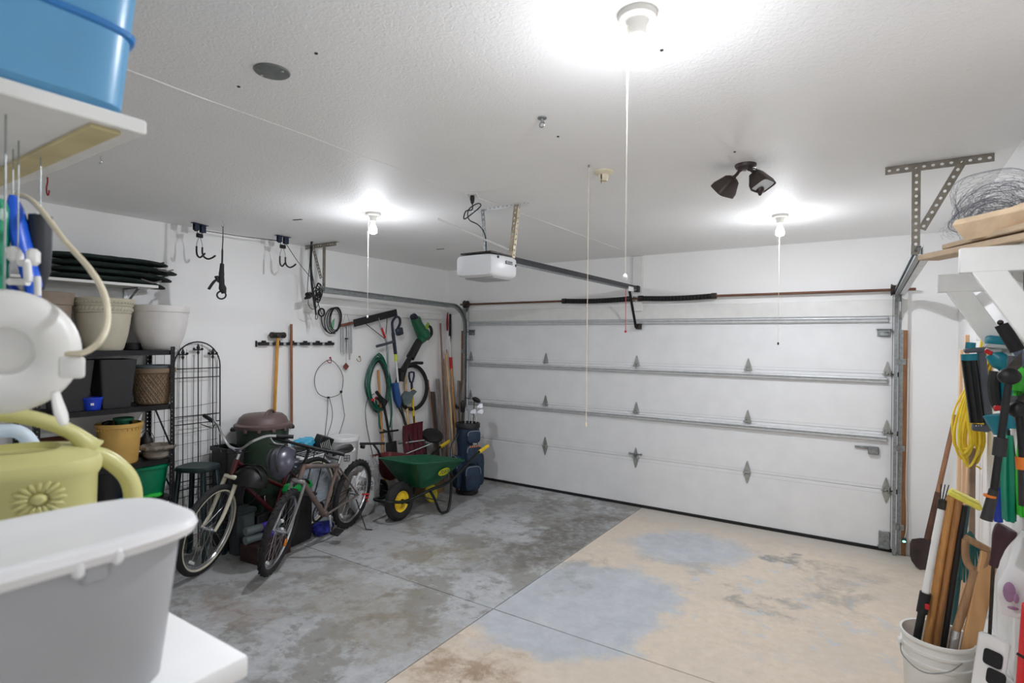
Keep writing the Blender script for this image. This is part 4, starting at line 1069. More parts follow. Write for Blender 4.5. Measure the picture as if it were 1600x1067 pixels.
# ================================================================== CLUTTER BEHIND THE BICYCLES
M_gry = mat('grey_carton', (126, 120, 114), .8, 0, .15, 8)
t = thing('carton', 'grey cardboard carton under the white bucket', 'box', (-.16, -1.99, 0))
MB().box((-.16, -1.99, .215), (.34, .40, .43), bev=.006).build('carton_body', M_gry, t)
for s in (-1, 1): MB().box((-.16+s*.083, -1.99, .432), (.16, .39, .004)).build('flap', M_gry, t)
c = V(-.15, -2.0, .437)
M_bk = mat('bucket_white', (226, 226, 226), .4, 0, .03, 10)
t = thing('plastic_bucket', 'white bucket with lid and printed window mark on grey carton', 'bucket', c)
MB().lathe([(.005, 0), (.135, 0), (.14, .006), (.156, .33), (.16, .335), (.16, .345), (.14, .345)], c, 40).build('bucket_body', M_bk, t)
MB().lathe([(.162, .325), (.168, .33), (.17, .362), (.165, .372), (.15, .374), (.146, .366), (.005, .366)], c, 40).build('lid', M_bk, t)
wm = c+V(.150, -.03, .11); 
dd = (CAM-c); dd.z = 0; dd.normalize(); sd = V(-dd.y, dd.x, 0)
wc = c+dd*.1505+sd*.035+V(0, 0, .16)
b = MB()
for o_ in (-.028, 0, .028):
    b.bar(wc+sd*o_+V(0, 0, -.03)+dd*.0, wc+sd*o_+V(0, 0, .03), .004, .006, up=dd); b.bar(wc+sd*-.028+V(0, 0, o_*1.05), wc+sd*.028+V(0, 0, o_*1.05), .004, .006, up=dd)
b.build('window_mark', M_black, t, kind='stuff')
# white shopping bag with print
c = V(.15, -2.0, 0)
M_film = mat('white_film', (222, 222, 222), .35, 0, .05, 12)
t = thing('shopping_bag', 'full white plastic bag with black and red lettering behind wheel', 'bag', c)
crumple(c+V(0, 0, .22), .12, .15, .24, M_film, 'bag_body', t, 2, 26, 18, .16)
dd = (CAM-c); dd.z = 0; dd.normalize(); sd = V(-dd.y, dd.x, 0)
text_part('ALCO', .062, frame(c+dd*.145+sd*.03+V(0, 0, .37), sd, (0, 0, 1)), M_black, t, 'lettering')
text_part('VALUE', .056, frame(c+dd*.150+sd*.03+V(0, 0, .315), sd, (0, 0, 1)), M_black, t, 'lettering')
b = MB()
for k in range(3): b.box(c+dd*.152+sd*.035+V(0, 0, .26-k*.035), (.012, .075-.012*k, .018), Matrix((dd, sd, V(0, 0, 1))).transposed(), .003)
b.build('red_print', M_red, t, kind='stuff')
# clear film bundle beside the wheelbarrow
t = crumple(V(.03, -1.74, .27), .08, .08, .27, mat('clear_film', (196, 196, 196), .25, 0, .1, 12, alpha=.4), 'plastic_wrap', None, 6, 22, 16, .35)
tag(t, 'crumpled clear plastic wrap standing between bag and wheelbarrow', 'plastic')
# blue swim toy, black bag and white papers on the carton row
c = V(-.15, -2.46, 0)
t = thing('tote_box', 'clear storage tote full of white papers behind the mountain bike', 'tote', c)
MB().rrect([(.01, .01, 0), (.12, .17, 0), (.135, .19, .58), (.145, .2, .6), (.13, .18, .6), (.11, .16, .03), (.01, .01, .03)], c, None, 9, 40).build('tote_body', mat('pale_blue_tote', (190, 200, 210), .35, 0, .05, 10), t)
tag(crumple(V(-.14, -2.44, .66), .12, .17, .065, M_film, 'paper_bundle', None, 14, 22, 12, .3), 'loose white plastic film heaped on the clear tote', 'plastic')
t = crumple(V(-.16, -2.50, .80), .07, .13, .06, mat('aqua_film', (70, 176, 214), .35, 0, .12, 10), 'pool_toy', None, 21, 20, 12, .3)
tag(t, 'crumpled aqua blue plastic toy on top of the white film', 'toy')
t = thing('black_tray', 'tilted black plastic pocket standing above the mountain bike', 'tray', V(-.1, -2.32, .66))
MB().box((-.10, -2.32, .775), (.10, .17, .17), RX(-.35) @ RY(.2), bev=.006).build('pocket', M_black, t)
for k in range(6): MB().box(V(-.045+.003*k, -2.37+k*.018, .745+k*.006), (.004, .004, .11), RX(-.35+.6)).build('white_stripe', M_whitep, t)
# dark carton with purple bottles lying between the bicycles
M_dcar = mat('dark_red_carton', (58, 34, 32), .75, 0, .3, 18)
tag(MB().box((.36, -3.25, .075), (.22, .34, .148), RZ(.1), bev=.006).build('flat_carton', M_dcar), 'flat dark red carton on the floor between the bicycles', 'box')
M_pur = mat('purple_label', (62, 36, 140), .35, 0, .15, 14)
M_bw = mat('bottle_grey', (104, 114, 118), .3, 0, .06, 12)
for k, z in enumerate((.19, .265)):
    t = thing('bottle', 'purple banded bottle lying on the dark red carton, %s' % ('lower of two' if k == 0 else 'upper of two'), 'bottle', (.31, -3.2, z))
    for (x0, x1, rr, m, nm) in ((-.20, -.04, .034, M_bw, 'bottle_body'), (-.04, .08, .0345, M_pur, 'label_band'), (.08, .15, .034, M_bw, 'bottle_shoulder'), (.15, .19, .018, M_whitep, 'cap')):
        MB().cyl(V(.36, -3.26+x0*.9, z), V(.36, -3.26+x1*.9, z), rr, n=18).build(nm, m, t)
t = thing('storage_tote', 'grey lidded storage tote behind the purple bottles', 'tote', (.09, -3.31, 0))
MB().rrect([(.01, .01, 0), (.06, .08, 0), (.07, .09, .34), (.075, .095, .345), (.075, .095, .36), (.01, .01, .36)], (.09, -3.31, 0), RZ(.1), 9, 40).build('tote_body', mat('smoke_tote', (72, 80, 80), .35, 0, .2, 10), t)
MB().rrect([(.077, .097, .345), (.08, .1, .355), (.08, .1, .375), (.07, .09, .385), (.01, .01, .385)], (.09, -3.31, 0), RZ(.1), 9, 40).build('lid', mat('smoke_lid', (52, 60, 58), .4, 0, .15, 10), t)
c = V(.32, -2.90, 0)
t = thing('tool_case', 'bright green and black power tool case between the bicycles', 'case', c)
MB().box(c+V(-.02, .0, .24), (.11, .29, .48), RZ(.2), bev=.03, seg=2).build('case_body', M_black, t)
MB().rrect([(.02, .02, 0), (.05, .14, 0), (.06, .15, .03), (.05, .13, .075), (.02, .05, .085)], c+V(-.02, 0, .48), RZ(.15), 5, 36).build('green_top', mat('lime_green_shell', (20, 150, 70), .35, 0, .1, 12), t)
MB().tube(curve([c+V(.03, -.1, .53), c+V(.04, -.05, .575), c+V(.03, .05, .575), c+V(.01, .1, .53)], 4), .014, 8).build('carry_handle', M_black, t)
t = crumple(V(.30, -2.62, .06), .08, .11, .062, mat('royal_blue_cloth', (28, 36, 130), .8, 0, .2, 20), 'cloth_bag', None, 31, 20, 12, .3)
tag(t, 'crumpled royal blue cloth bag under the whitewall wheel', 'bag')

# ================================================================== WHEELBARROW
M_bgreen = mat('barrow_green', (14, 84, 56), .36, 0, .1, 8)
M_bfr = mat('barrow_black', (20, 24, 24), .35, .3, .12, 20)
wb_ = thing('wheelbarrow', 'green poly wheelbarrow with yellow hub wheel and yellow grips', 'wheelbarrow', (.575, -1.50, 0), .06)
def rquad(y0, y1, hw, z0, z1, e=7, n=40, cx=0):
    out = []
    for k in range(n):
        a = 2*PI*k/n; ca, sa = math.cos(a), math.sin(a)
        x = hw*math.copysign(abs(ca)**(2/e), ca); f = (math.copysign(abs(sa)**(2/e), sa)+1)/2
        out.append(V(x, y0+(y1-y0)*f, z0+(z1-z0)*f))
    return out
rs = [rquad(-.22, .08, .16, .31, .315), rquad(-.33, .25, .22, .45, .40), rquad(-.455, .425, .275, .612, .492), rquad(-.47, .44, .295, .617, .497), rquad(-.472, .442, .297, .63, .51), rquad(-.45, .42, .272, .632, .512), rquad(-.32, .24, .21, .455, .405), rquad(-.21, .07, .15, .322, .327)]
MB().rings(rs).build('tray', M_bgreen, wb_, local=True)
for s in (-1, 1):
    pts = curve([V(s*.285, .84, .60), V(s*.285, .62, .55), V(s*.27, .2, .36), V(s*.25, .05, .31), V(s*.22, -.15, .295), V(s*.14, -.45, .235), V(s*.115, -.62, .26), V(s*.09, -.665, .265), V(0, -.68, .265)], 5)
    MB().tube(pts, .016, 10).build('frame_tube', M_bfr, wb_, local=True)
    MB().tube([V(s*.285, .66, .56), V(s*.287, .85, .602)], .022, 12).build('grip', M_yellow, wb_, local=True)
    lg = curve([V(s*.25, .16, .345), V(s*.255, .15, .2), V(s*.265, .10, .04), V(s*.265, .03, .016), V(s*.265, -.06, .05), V(s*.255, -.14, .2), V(s*.235, -.19, .29)], 6)
    MB().tube(lg, .015, 10).build('leg', M_bfr, wb_, local=True)
MB().tube([V(-.26, .06, .12), V(.26, .06, .12)], .008, 8).build('leg_brace', M_steel, wb_, local=True)
c = V(0, -.40, .20)
def tor(b, c, R, r, ax='x', n=40, m=12, sq=1.0):
    rs = []
    for i in range(n):
        a = 2*PI*i/n; rs.append([c+V(r*sq*math.sin(t), (R+r*math.cos(t))*math.cos(a), (R+r*math.cos(t))*math.sin(a)) for t in [2*PI*k/m for k in range(m)]])
    return b.rings(rs, closed=True)
tor(MB(), c, .148, .052).build('tire', M_tire, wb_, local=True)
hub_ = MB().lathe([(.015, -.035), (.05, -.03), (.085, -.014), (.098, -.03), (.108, -.034), (.108, .034), (.098, .03), (.085, .014), (.05, .03), (.015, .035)], c, 36, RY(PI/2)).build('hub_disc', M_yellow, wb_, local=True)
for k in range(16):
    a = 2*PI*k/16; MB().bar(c+V(.031, .03*math.cos(a), .03*math.sin(a)), c+V(.018, .086*math.cos(a), .086*math.sin(a)), .009, .008, up=(1, 0, 0)).build('hub_rib', M_yellow, hub_, local=True)
MB().cyl(c-V(.13, 0, 0), c+V(.13, 0, 0), .01, n=10).cyl(c+V(.03, 0, 0), c+V(.05, 0, 0), .026, n=14).build('axle', M_black, wb_, local=True)
for s in (-1, 1): MB().bar(V(s*.13, -.47, .235), V(s*.12, -.40, .20), .01, .03, bev=.003).build('axle_bracket', M_bfr, wb_, local=True)
# oval badge with lettering on the side of the tray
fn = V(.285-.19, 0, .58-.36); sidex = V(0, 1, -.05).normalized(); upx = V(.115, 0, .25).normalized()
bc = V(.243, .03, .452)
Fm = frame(bc, sidex, upx); nrm = Fm.to_3x3() @ V(0, 0, 1)
if nrm.x < 0: Fm = frame(bc, -sidex, upx); nrm = -nrm
bd = MB().prism([(.098*math.cos(a), .047*math.sin(a)) for a in [2*PI*k/32 for k in range(32)]], .006)
bd.v = [Fm @ (q+V(0, 0, .006)) for q in bd.v]
bdg2 = bd.build('badge', mat('badge_yellow', (206, 200, 40), .45, 0, .06, 14), wb_, local=True)
text_part('TUFX', .07, Fm @ Matrix.Translation((0, 0, .0105)), M_bgreen, bdg2, 'badge_lettering', local=True, shear=.25)

# ================================================================== SPREADER, DISC AND OTHER THINGS BEHIND THE BARROW
t = thing('seed_spreader', 'dark red seed spreader with black crossbar handle behind wheelbarrow', 'spreader', (.08, -1.52, 0))
c = V(.06, -1.50, 0)
M_dred = mat('dark_red_plastic', (92, 16, 22), .4, 0, .15, 12)
MB().rrect([(.03, .03, .26), (.08, .08, .30), (.19, .17, .52), (.2, .18, .54), (.18, .16, .54), (.03, .03, .30)], c, None, 5, 36).build('hopper', M_dred, t)
for s in (-1, 1):
    tor(MB(), c+V(s*.17, 0, .12), .095, .025).build('tire', M_tire, t)
    MB().cyl(c+V(s*.14, 0, .12), c+V(s*.19, 0, .12), .06, n=18).build('wheel_hub', M_black, t)
MB().cyl(c+V(-.19, 0, .12), c+V(.19, 0, .12), .01, n=8).build('axle', M_dsteel, t)
h0 = LW(582, 696, .25)
MB().tube([c+V(0, 0, .28), V(.02, -1.66, .62)], .012, 8).build('handle_tube', M_black, t)
MB().tube([V(.02, -1.66, .62), V(-.02, -1.70, .70)], .012, 8).tube([V(-.12, -1.80, .70), V(.09, -1.62, .70)], .014, 10).build('crossbar', M_black, t)
t = thing('pail_lid', 'round yellow plastic lid propped up under the wheelbarrow', 'lid', (.42, -1.22, 0))
MB().lathe([(.005, 0), (.09, 0), (.1, .008), (.1, .02), (.09, .026), (.005, .02)], (.42, -1.22, .10), 30, RY(1.25)).build('lid_disc', mat('dull_yellow', (186, 172, 40), .5, 0, .1, 12), t)
MB().lathe([(.1, .004), (.106, .008), (.106, .02), (.1, .026)], (.42, -1.22, .10), 30, RY(1.25), cap0=False, cap1=False).build('lid_rim', mat('dull_yellow', (186, 172, 40)), t)
tag(MB().box((.12, -.95, .12), (.3, .35, .238), RZ(.2), bev=.006).build('carton', mat('tan_carton', (150, 122, 84), .8, 0, .12, 8)), 'tan cardboard carton under the wheelbarrow handles', 'box')
t = thing('folding_seat', 'black round padded seat on thin steel legs behind wheelbarrow', 'seat', (.02, -.78, 0))
MB().lathe([(.005, 0), (.12, 0), (.14, .015), (.145, .04), (.13, .06), (.005, .07)], (.0, -.72, .63), 30, RX(.35) @ RY(.35), sy=.85).build('seat_pad', M_black, t)
for k, (a, b_) in enumerate(((V(.05, -.66, .62), V(-.16, -1.16, .60)), (V(.08, -.80, .58), V(-.08, -1.18, .47)), (V(.0, -.7, .62), V(.05, -.65, 0)), (V(-.05, -.8, .6), V(-.12, -.85, 0)))):
    MB().cyl(a, b_, .009, n=8).build('leg', M_steel, t)

# ================================================================== GOLF BAG
M_navy = mat('navy_nylon', (30, 50, 72), .65, 0, .25, 18, bump=.25, bscale=110)
M_piping = mat('grey_piping', (150, 154, 160), .5, 0, .08, 20)
gc = V(.52, -.66, 0)
g = thing('golf_bag', 'navy blue golf bag full of clubs standing by the door', 'golf bag', gc, rot=(0, 0, -.45))
GB = RX(0)
MB().lathe([(.005, 0), (.125, 0), (.135, .012), (.135, .05), (.125, .06)], (0, 0, 0), 32, sx=1.1).build('base', M_black, g, local=True)
b = MB(); rs = []
for i in range(15):
    f = i/14; z = .05+.78*f; r_ = []
    for k in range(32):
        a = 2*PI*k/32; rad = .125+.012*math.sin(f*9)+.010*noise.noise(V(math.cos(a)*2, math.sin(a)*2, f*5))
        r_.append(V(rad*1.12*math.cos(a), rad*math.sin(a), z))
    rs.append(r_)
b.rings(rs).build('bag_body', M_navy, g, local=True)
MB().lathe([(.13, 0), (.148, .005), (.15, .05), (.145, .06), (.13, .062), (.125, .02), (.005, .01)], (0, 0, .80), 32, sx=1.1).build('collar', M_black, g, local=True)
def pocket(c, s, rz=0, m=M_navy):
    b = MB(); F = Matrix.Translation(Vector(c)) @ Matrix.Rotation(rz, 4, 'Z')
    rs = []
    for x, k in ((-.5, .86), (-.2, .98), (.2, 1.0), (.42, .93), (.5, .75)):
        r_ = []
        for j in range(24):
            a = 2*PI*j/24; ca, sa = math.cos(a), math.sin(a)
            r_.append(F @ V(x*s[0], s[1]/2*k*math.copysign(abs(ca)**.45, ca), s[2]/2*k*math.copysign(abs(sa)**.45, sa)))
        rs.append(r_)
    pk_ = b.rings(rs).build('pocket', m, g, local=True)
    out = [F @ V(s[0]*.44, s[1]/2*.95*math.copysign(abs(math.cos(a))**.45, math.cos(a)), s[2]/2*.95*math.copysign(abs(math.sin(a))**.45, math.sin(a))) for a in [PI*.02+PI*.96*i/16 for i in range(17)]]
    MB().tube(out, .004, 6).build('zip', M_piping, pk_, local=True)
pocket((.16, -.02, .22), (.11, .21, .30)); pocket((.15, .0, .50), (.09, .20, .22)); pocket((.15, 0, .71), (.07, .18, .15))
pocket((.02, -.15, .28), (.09, .18, .40), -PI/2); pocket((.0, .15, .28), (.09, .18, .40), PI/2)
for k in range(2): MB().tube(curve([V(.06, -.135, .78), V(.0, -.23, .55), V(.06, -.2, .2), V(.10, -.13, .08)], 6) if k == 0 else curve([V(.03, -.138, .74), V(-.05, -.22, .5), V(.0, -.19, .2), V(.06, -.13, .06)], 6), .013, 8, sq=.4).build('carry_strap', M_piping if k else M_navy, g, local=True)
text_part('TM', .04, frame(V(.195, .0, .625), (0, 1, 0), (0, 0, 1)), M_whitep, g, 'lettering', local=True)
b = MB()
for k in range(5): b.box((.196, -.06+.03*k, .60-.0*k), (.004, .016, .022))
b.build('printed_blocks', mat('orange_print', (210, 130, 90), .5, 0, .2, 30), g, local=True, kind='stuff')
M_alu_h = mat('satin_iron', (186, 188, 192), .42, .7, .08, 20)
random.seed(5)
clubs = [('wood', .10, .02, .27, 1.1), ('iron', .08, .06, .20, .8), ('iron', .09, -.04, .14, .6), ('iron', .10, -.0, .10, 1.2), ('iron', .05, .08, .13, .3), ('iron', .07, -.07, .18, 1.6), ('putter', -.09, -.06, .17, 2.6), ('cover', -.03, -.08, .22, 0)]
for i, (k, x, y, h, a) in enumerate(clubs):
    nm = {'wood': 'black driver', 'iron': 'chrome iron', 'putter': 'black putter', 'cover': 'club with black cover'}[k]
    bx_, by_ = gc.x+x*math.cos(-.45)-y*math.sin(-.45), gc.y+x*math.sin(-.45)+y*math.cos(-.45)
    t = thing('golf_club', {'wood': 'golf driver with round black head standing in the navy bag', 'iron': 'chrome golf iron standing head up in the navy bag', 'putter': 'black golf putter standing in the navy bag', 'cover': 'golf club with a soft black head cover in the navy bag'}[k], 'golf club', (bx_, by_, .80), a, 'golf irons in the navy bag' if k == 'iron' else None)
    zt = .06+h
    MB().cyl(V(-.0, 0, -.10), V(.02, .01, zt), .006, n=8).build('shaft', M_dsteel if k != 'iron' else M_chrome, t, local=True)
    e = V(.02, .01, zt)
    if k == 'wood': MB().ball(e+V(.03, 0, .015), (.058, .05, .03), 16, 9, RY(.5)).build('head', M_black, t, local=True)
    elif k == 'cover': MB().lathe([(.01, -.1), (.026, -.08), (.03, -.02), (.03, .03), (.018, .05), (.003, .055)], e, 14).build('head_cover', M_black, t, local=True)
    else:
        MB().prism([(0, -.012), (.06, -.03), (.078, -.01), (.074, .03), (.045, .028), (.01, .012)], .016, frame(e, (.97, .2, .1), (0, .25, .97))).build('head', M_alu_h if k == 'iron' else M_black, t, local=True)

# ================================================================== THINGS HANGING ON THE LEFT WALL
M_hook = mat('brass_hook', (176, 150, 92), .35, .7, .1, 20)
def wall_hook(px, py, m, label):
    p = LW(px, py, .006)
    b = MB().tube(curve([p+V(0, .035, .02), p+V(.02, .03, .012), p+V(.05, .01, -.02), p+V(.06, -.015, -.035), p+V(.05, -.04, -.02), p+V(.05, -.05, .0)], 5), .0042, 7).cyl(p+V(-.004, .035, .02), p+V(.006, .035, .02), .011, n=10)
    tag(b.build('wall_hook', m), label, 'hook')
wall_hook(512, 562, mat('red_hook', (180, 50, 60), .4, 0, .1, 20), 'red coated wall hook carrying the looped black cord')
wall_hook(558, 560, M_hook, 'bare brass wall hook beside the green hose')
# looped cord with tails
def Wp(off): return lambda px, py: LW(px, py, off)
q = Wp(.05)
t = thing('looped_cord', 'thin black cord looped over the red wall hook', 'cord', q(514, 565))
lp = [(514, 562.5), (504, 568), (495.5, 578), (491.5, 592), (493, 606), (499, 616), (512, 621), (526, 618), (533, 612), (536, 598), (535, 585), (528, 572), (520, 564)]
MB().tube(curve([q(*p_) for p_ in lp], 5, True), .0035, 6, closed=True).build('loop', M_rope, t)
for pts in ([(512.5, 620), (511.5, 645), (509, 668), (507.5, 688)], [(514, 620), (519, 640), (518, 660), (508.5, 688)], [(533, 612), (537, 640), (538, 652), (530, 678), (528, 690)]):
    MB().tube(curve([q(*p_) for p_ in pts], 5), .003, 6).build('cord_tail', M_rope, t)
MB().box(q(513, 621), (.02, .02, .02)).build('knot', M_rope, t); MB().box(q(533, 612), (.02, .02, .025)).build('knot', M_rope, t)
# coiled cable near the rail
q = Wp(.07)
t = thing('coiled_cable', 'coil of black cable with a green tag hanging at the rail', 'cable', q(520, 485))
for k, (cx, cy, rx, ry) in enumerate(((524, 499, 9.5, 19), (522, 500, 11, 19.5), (519, 501, 12, 20), (525, 498, 8.5, 18))):
    MB().tube([LW(cx+rx*math.cos(a)-.25*ry*math.sin(a)*.3, cy+ry*math.sin(a), .05+.012*k) for a in [2*PI*i/24 for i in range(24)]], .006, 6, closed=True).build('coil', M_rope, t)
MB().tube([LW(502.5+4.5*math.cos(a), 488+6*math.sin(a), .06) for a in [2*PI*i/16 for i in range(16)]], .009, 6, closed=True).build('plug_coil', M_rope, t)
MB().tube(curve([LW(502, 494, .06), LW(504, 508, .06), LW(512, 519, .06), LW(524, 521, .06)], 5), .006, 6).build('cable_end', M_rope, t)
MB().prism([(-.035, -.05), (.02, -.04), (.035, .07), (.0, .04)], .004, frame(LW(519, 507, .075), (0, 1, 0), (0, 0, 1))).build('tag', mat('pale_green_tag', (110, 170, 130), .5, 0, .08, 20), t)
# wind chime
q = Wp(.055)
M_alu = mat('chime_aluminium', (196, 198, 202), .28, .9, .06, 20)
t = thing('wind_chime', 'wind chime with silver tubes and wooden top bar', 'wind chime', q(541, 507))
MB().bar(q(531, 509), q(552, 504), .05, .028, up=(0, 0, 1), bev=.008).build('top_bar', mat('chime_wood', (120, 70, 52), .5, 0, .2, 14), t)
for (x, y0, y1) in ((534, 512, 550), (537.5, 511, 553), (543, 510, 548), (546.5, 510, 562), (549.5, 509, 552)):
    MB().cyl(q(x, y0), q(x, y1), .0085, n=10).build('chime_tube', M_alu, t)
MB().tube([q(541, 507), q(541, 567)], .0015, 5).build('string', M_rope, t)
MB().cyl(q(541, 529)+V(0, 0, .008), q(541, 529)-V(0, 0, .008), .02, n=14).build('striker', M_black, t)
MB().box(q(540.5, 572.5), (.008, .06, .06), RX(PI/4)).build('sail', mat('chime_sail', (120, 62, 48), .5, 0, .15, 14), t)
for s in (-1, 1): MB().tube([q(541+s*6, 506), q(541+s*1, 490)], .0015, 5).build('hanging_wire', M_dsteel, t)
# roof rake
t = thing('roof_rake', 'roof rake with wide black blade and aluminium pole', 'rake', LW(600, 500, .08))
q = Wp(.085)
a_, b_ = LW(553, 505, .085), LW(620, 488, .085)
MB().bar(a_, b_, .02, .085, up=(0, 0, 1), bev=.006).build('blade', M_black, t)
MB().tube([q(591, 497), q(596, 513)], .011, 10).build('upper_tube', M_alu, t)
MB().tube([q(596, 512), q(602, 528)], .0135, 10).build('red_sleeve', M_red, t)
MB().tube(curve([q(601.5, 527), q(604.5, 540), q(606, 570), q(608, 610), q(611, 650), q(613, 700)], 5), .012, 10).build('pole', mat('grey_green_pole', (150, 164, 166), .35, .6, .08, 16), t)
for pts in ([(568, 503), (601, 529)], [(605, 494), (603, 522)]): MB().tube([q(*p_) for p_ in pts], .005, 6).build('brace', M_dsteel, t)
# garden hose
M_hose = mat('green_hose', (20, 92, 74), .45, 0, .15, 14); M_hose2 = mat('dark_hose', (46, 62, 58), .5, 0, .15, 14)
t = thing('garden_hose', 'dark green garden hose coiled on the wall', 'hose', LW(595, 560, .05))
random.seed(8)
for k in range(8):
    cx, cy = 593+random.uniform(-3, 3), 600+random.uniform(-4, 6); rx, ry = random.uniform(13, 20), random.uniform(36, 43)
    MB().tube([LW(cx+rx*math.cos(a), cy+ry*math.sin(a)+(6*abs(math.cos(a)) if math.sin(a) < 0 else 0)-2, .02+.018*k*.6) for a in [2*PI*i/28 for i in range(28)]], .0105, 7, closed=True).build('hose_loop', M_hose if k % 3 else M_hose2, t)
MB().tube(curve([LW(587, 625, .09), LW(592, 650, .09), LW(594, 668, .09), LW(604, 674, .09)], 6), .0105, 7).build('hose_end', M_hose, t)
MB().tube(curve([LW(606, 590, .1), LW(612, 640, .1), LW(609, 668, .1)], 6), .0105, 7).build('hose_end', M_hose, t)
for px, py in ((582, 625), (588, 622)): MB().ball(LW(px, py, .1), (.02, .025, .02), 10, 6).build('coupling', M_red, t)
# loose wire
q = Wp(.04)
tag(MB().tube(curve([q(585, 615), q(575, 622), q(571, 640), q(573, 665), q(578, 690), q(584, 718), q(586, 730)], 6), .004, 6).build('loose_cable', M_rope), 'thin dark cable drooping from the coiled hose', 'cable')
# string trimmer
t = thing('string_trimmer', 'string trimmer with dark blue handle, yellow collar and white shaft', 'trimmer', LW(615, 540, .10))
q = Wp(.12)
M_dblue = mat('dark_blue_plastic', (32, 38, 54), .4, 0, .15, 16)
MB().tube(curve([q(615, 528), q(613, 510), q(613.5, 502), q(619, 495), q(624, 497), q(625, 505), q(621, 514)], 5), .016, 8).build('loop_handle', M_dblue, t)
MB().box(q(624, 518), (.06, .10, .09), RX(.25), bev=.012).build('battery', M_dblue, t)
MB().tube([q(614, 520), q(618, 553)], .021, 10).build('grip_tube', M_dblue, t)
MB().tube([q(588.5, 541), q(602, 537.5), q(617, 533)], .017, 9).build('front_handle', mat('slate_rubber', (66, 70, 78), .6, 0, .1, 16), t)
MB().tube([q(618, 553), q(618.8, 564)], .019, 10).build('collar', mat('lime_yellow', (206, 220, 70), .4, 0, .06, 14), t)
MB().tube([q(618.8, 563), q(623, 612)], .013, 10).build('shaft', M_whitep, t)
MB().prism([(-.05, .16), (.03, .16), (.06, -.10), (.02, -.16), (-.03, -.05)], .05, frame(q(619, 618), (0, 1, .1), (0, -.1, 1))).build('guard', mat('blue_guard', (34, 78, 140), .4, 0, .12, 14), t)
MB().tube([q(621, 632), q(629, 650), q(634, 668)], [.014, .009, .007], 8).build('lower_shaft', M_dsteel, t)
MB().prism([(-.10, .02), (-.03, .08), (.06, .05), (.13, .07), (.17, .04), (.10, .0), (.05, -.09), (-.05, -.10)], .03, frame(q(636, 620), (0, 1, .1), (0, -.1, 1))).build('cutter_shield', mat('grey_teal', (88, 104, 106), .45, 0, .2, 9), t)
# leaf blower
t = thing('leaf_blower', 'green leaf blower with long black nozzle hung on wall', 'leaf blower', LW(655, 520, .1))
q = Wp(.13)
M_bg = mat('blower_green', (20, 92, 60), .38, 0, .1, 14)
MB().tube(curve([q(649, 497), q(653, 508), q(660, 520), q(664, 527)], 5), [.062, .066, .066, .066, .066, .068, .07, .074, .078, .084, .088, .09, .09, .088, .08, .07], 14).build('motor_housing', M_bg, t)
MB().tube([q(645.5, 497), q(648.5, 495)], .052, 12).build('intake_ring', M_dblue, t)
MB().tube(curve([q(664, 521), q(660, 528), q(655, 534)], 4), [.085, .08, .075, .07, .065, .06, .056, .052, .05], 12).build('blower_neck', M_bg, t)
MB().tube(curve([q(667, 508), q(673, 512), q(674, 522), q(668, 530)], 5), .02, 8).build('handle', M_black, t)
MB().box(q(661, 509)+V(.075, 0, 0), (.012, .05, .09), RX(-.5), bev=.006).build('yellow_decal', mat('lime_decal', (130, 170, 40), .4, 0, .1, 14), t)
MB().tube([q(655, 533), q(641, 559)], [.05, .055], 12).tube([q(641, 558), q(627.5, 582)], [.058, .072], 12, sq=.55).build('nozzle', M_black, t)
MB().tube([q(629, 576), q(627, 596)], [.06, .03], 10).build('nozzle_tip', M_black, t)
MB().tube(curve([q(634, 572), q(645, 567.5), q(660, 567)], 4), [.016]*5+[.02]*4, 8).build('hook_arm', M_black, t)
# bicycle tyre
t = thing('spare_tire', 'bare black bicycle tire hanging on the wall', 'tire', LW(645, 605, .06))
for k in range(1): MB().tube([LW(643.5+23.5*math.cos(a), 605+34*math.sin(a), .06) for a in [2*PI*i/40 for i in range(40)]], .026, 9, closed=True).build('tread', M_tire, t)
# long handled tools leaning on the wall
def pole(name, label, cat, a, b, r, m):
    return tag(MB().cyl(a, b, r, n=12).build(name, m), label, cat)
pole('wooden_pole', 'tall tan wooden pole behind the coiled hose', 'pole', LW(591, 578, .03), V(-.20, -1.32, .02), .015, M_handle)
pole('wooden_pole', 'pale wooden pole behind the black bicycle tire', 'pole', LW(633, 586, .03), V(-.20, -.88, .02), .016, M_wood)
t = thing('garden_spade', 'black garden spade with dark steel blade leaning by hose', 'spade', V(-.1, -1.25, 0))
q = Wp(.16)
MB().tube(curve([q(597, 624), q(602, 645), q(607, 672), q(610, 690)], 4), [.024, .022, .02, .018, .017, .016, .016, .016, .016, .016, .018, .02, .022], 9).build('shaft', M_black, t)
MB().prism([(-.085, .0), (.085, 0), (.09, -.22), (.05, -.32), (0, -.35), (-.05, -.32), (-.09, -.22)], .008, frame(q(611, 690), (0, 1, 0), (-.12, 0, 1))).build('blade', mat('dark_spade_steel', (52, 52, 54), .5, .4, .15, 16), t)
MB().tube(curve([q(588, 612), q(596, 622), q(604, 628), q(597, 628), q(590, 622)], 4), .02, 8).build('grip', M_black, t)
MB().tube([q(594, 676), q(622, 672)], .012, 8).build('step_bar', M_black, t)
t = thing('snow_shovel', 'maroon ribbed snow shovel blade standing against the wall', 'shovel', V(-.05, -.95, 0))
c = LW(640, 688, .24)
Mf = frame(c, (0, 1, .06), (-.18, 0, 1))
M_mar = mat('maroon_plastic', (84, 22, 36), .38, 0, .15, 10)
b = MB(); rs = []
W_, H_ = .36, .40
for i in range(13):
    f = i/12; y = H_*(.5-f); r_ = []
    for side in (0, 1):
        for j in range(25):
            u = j/24 if side == 0 else 1-j/24; x = W_*(u-.5)*(1-.04*(1-f))
            z = .05*(abs(2*u-1)**2.2)+.012*math.cos(u*PI*10)+.05*(1-f)**3
            r_.append(Mf @ V(x, y, z+(0 if side == 0 else -.006)))
    rs.append(r_)
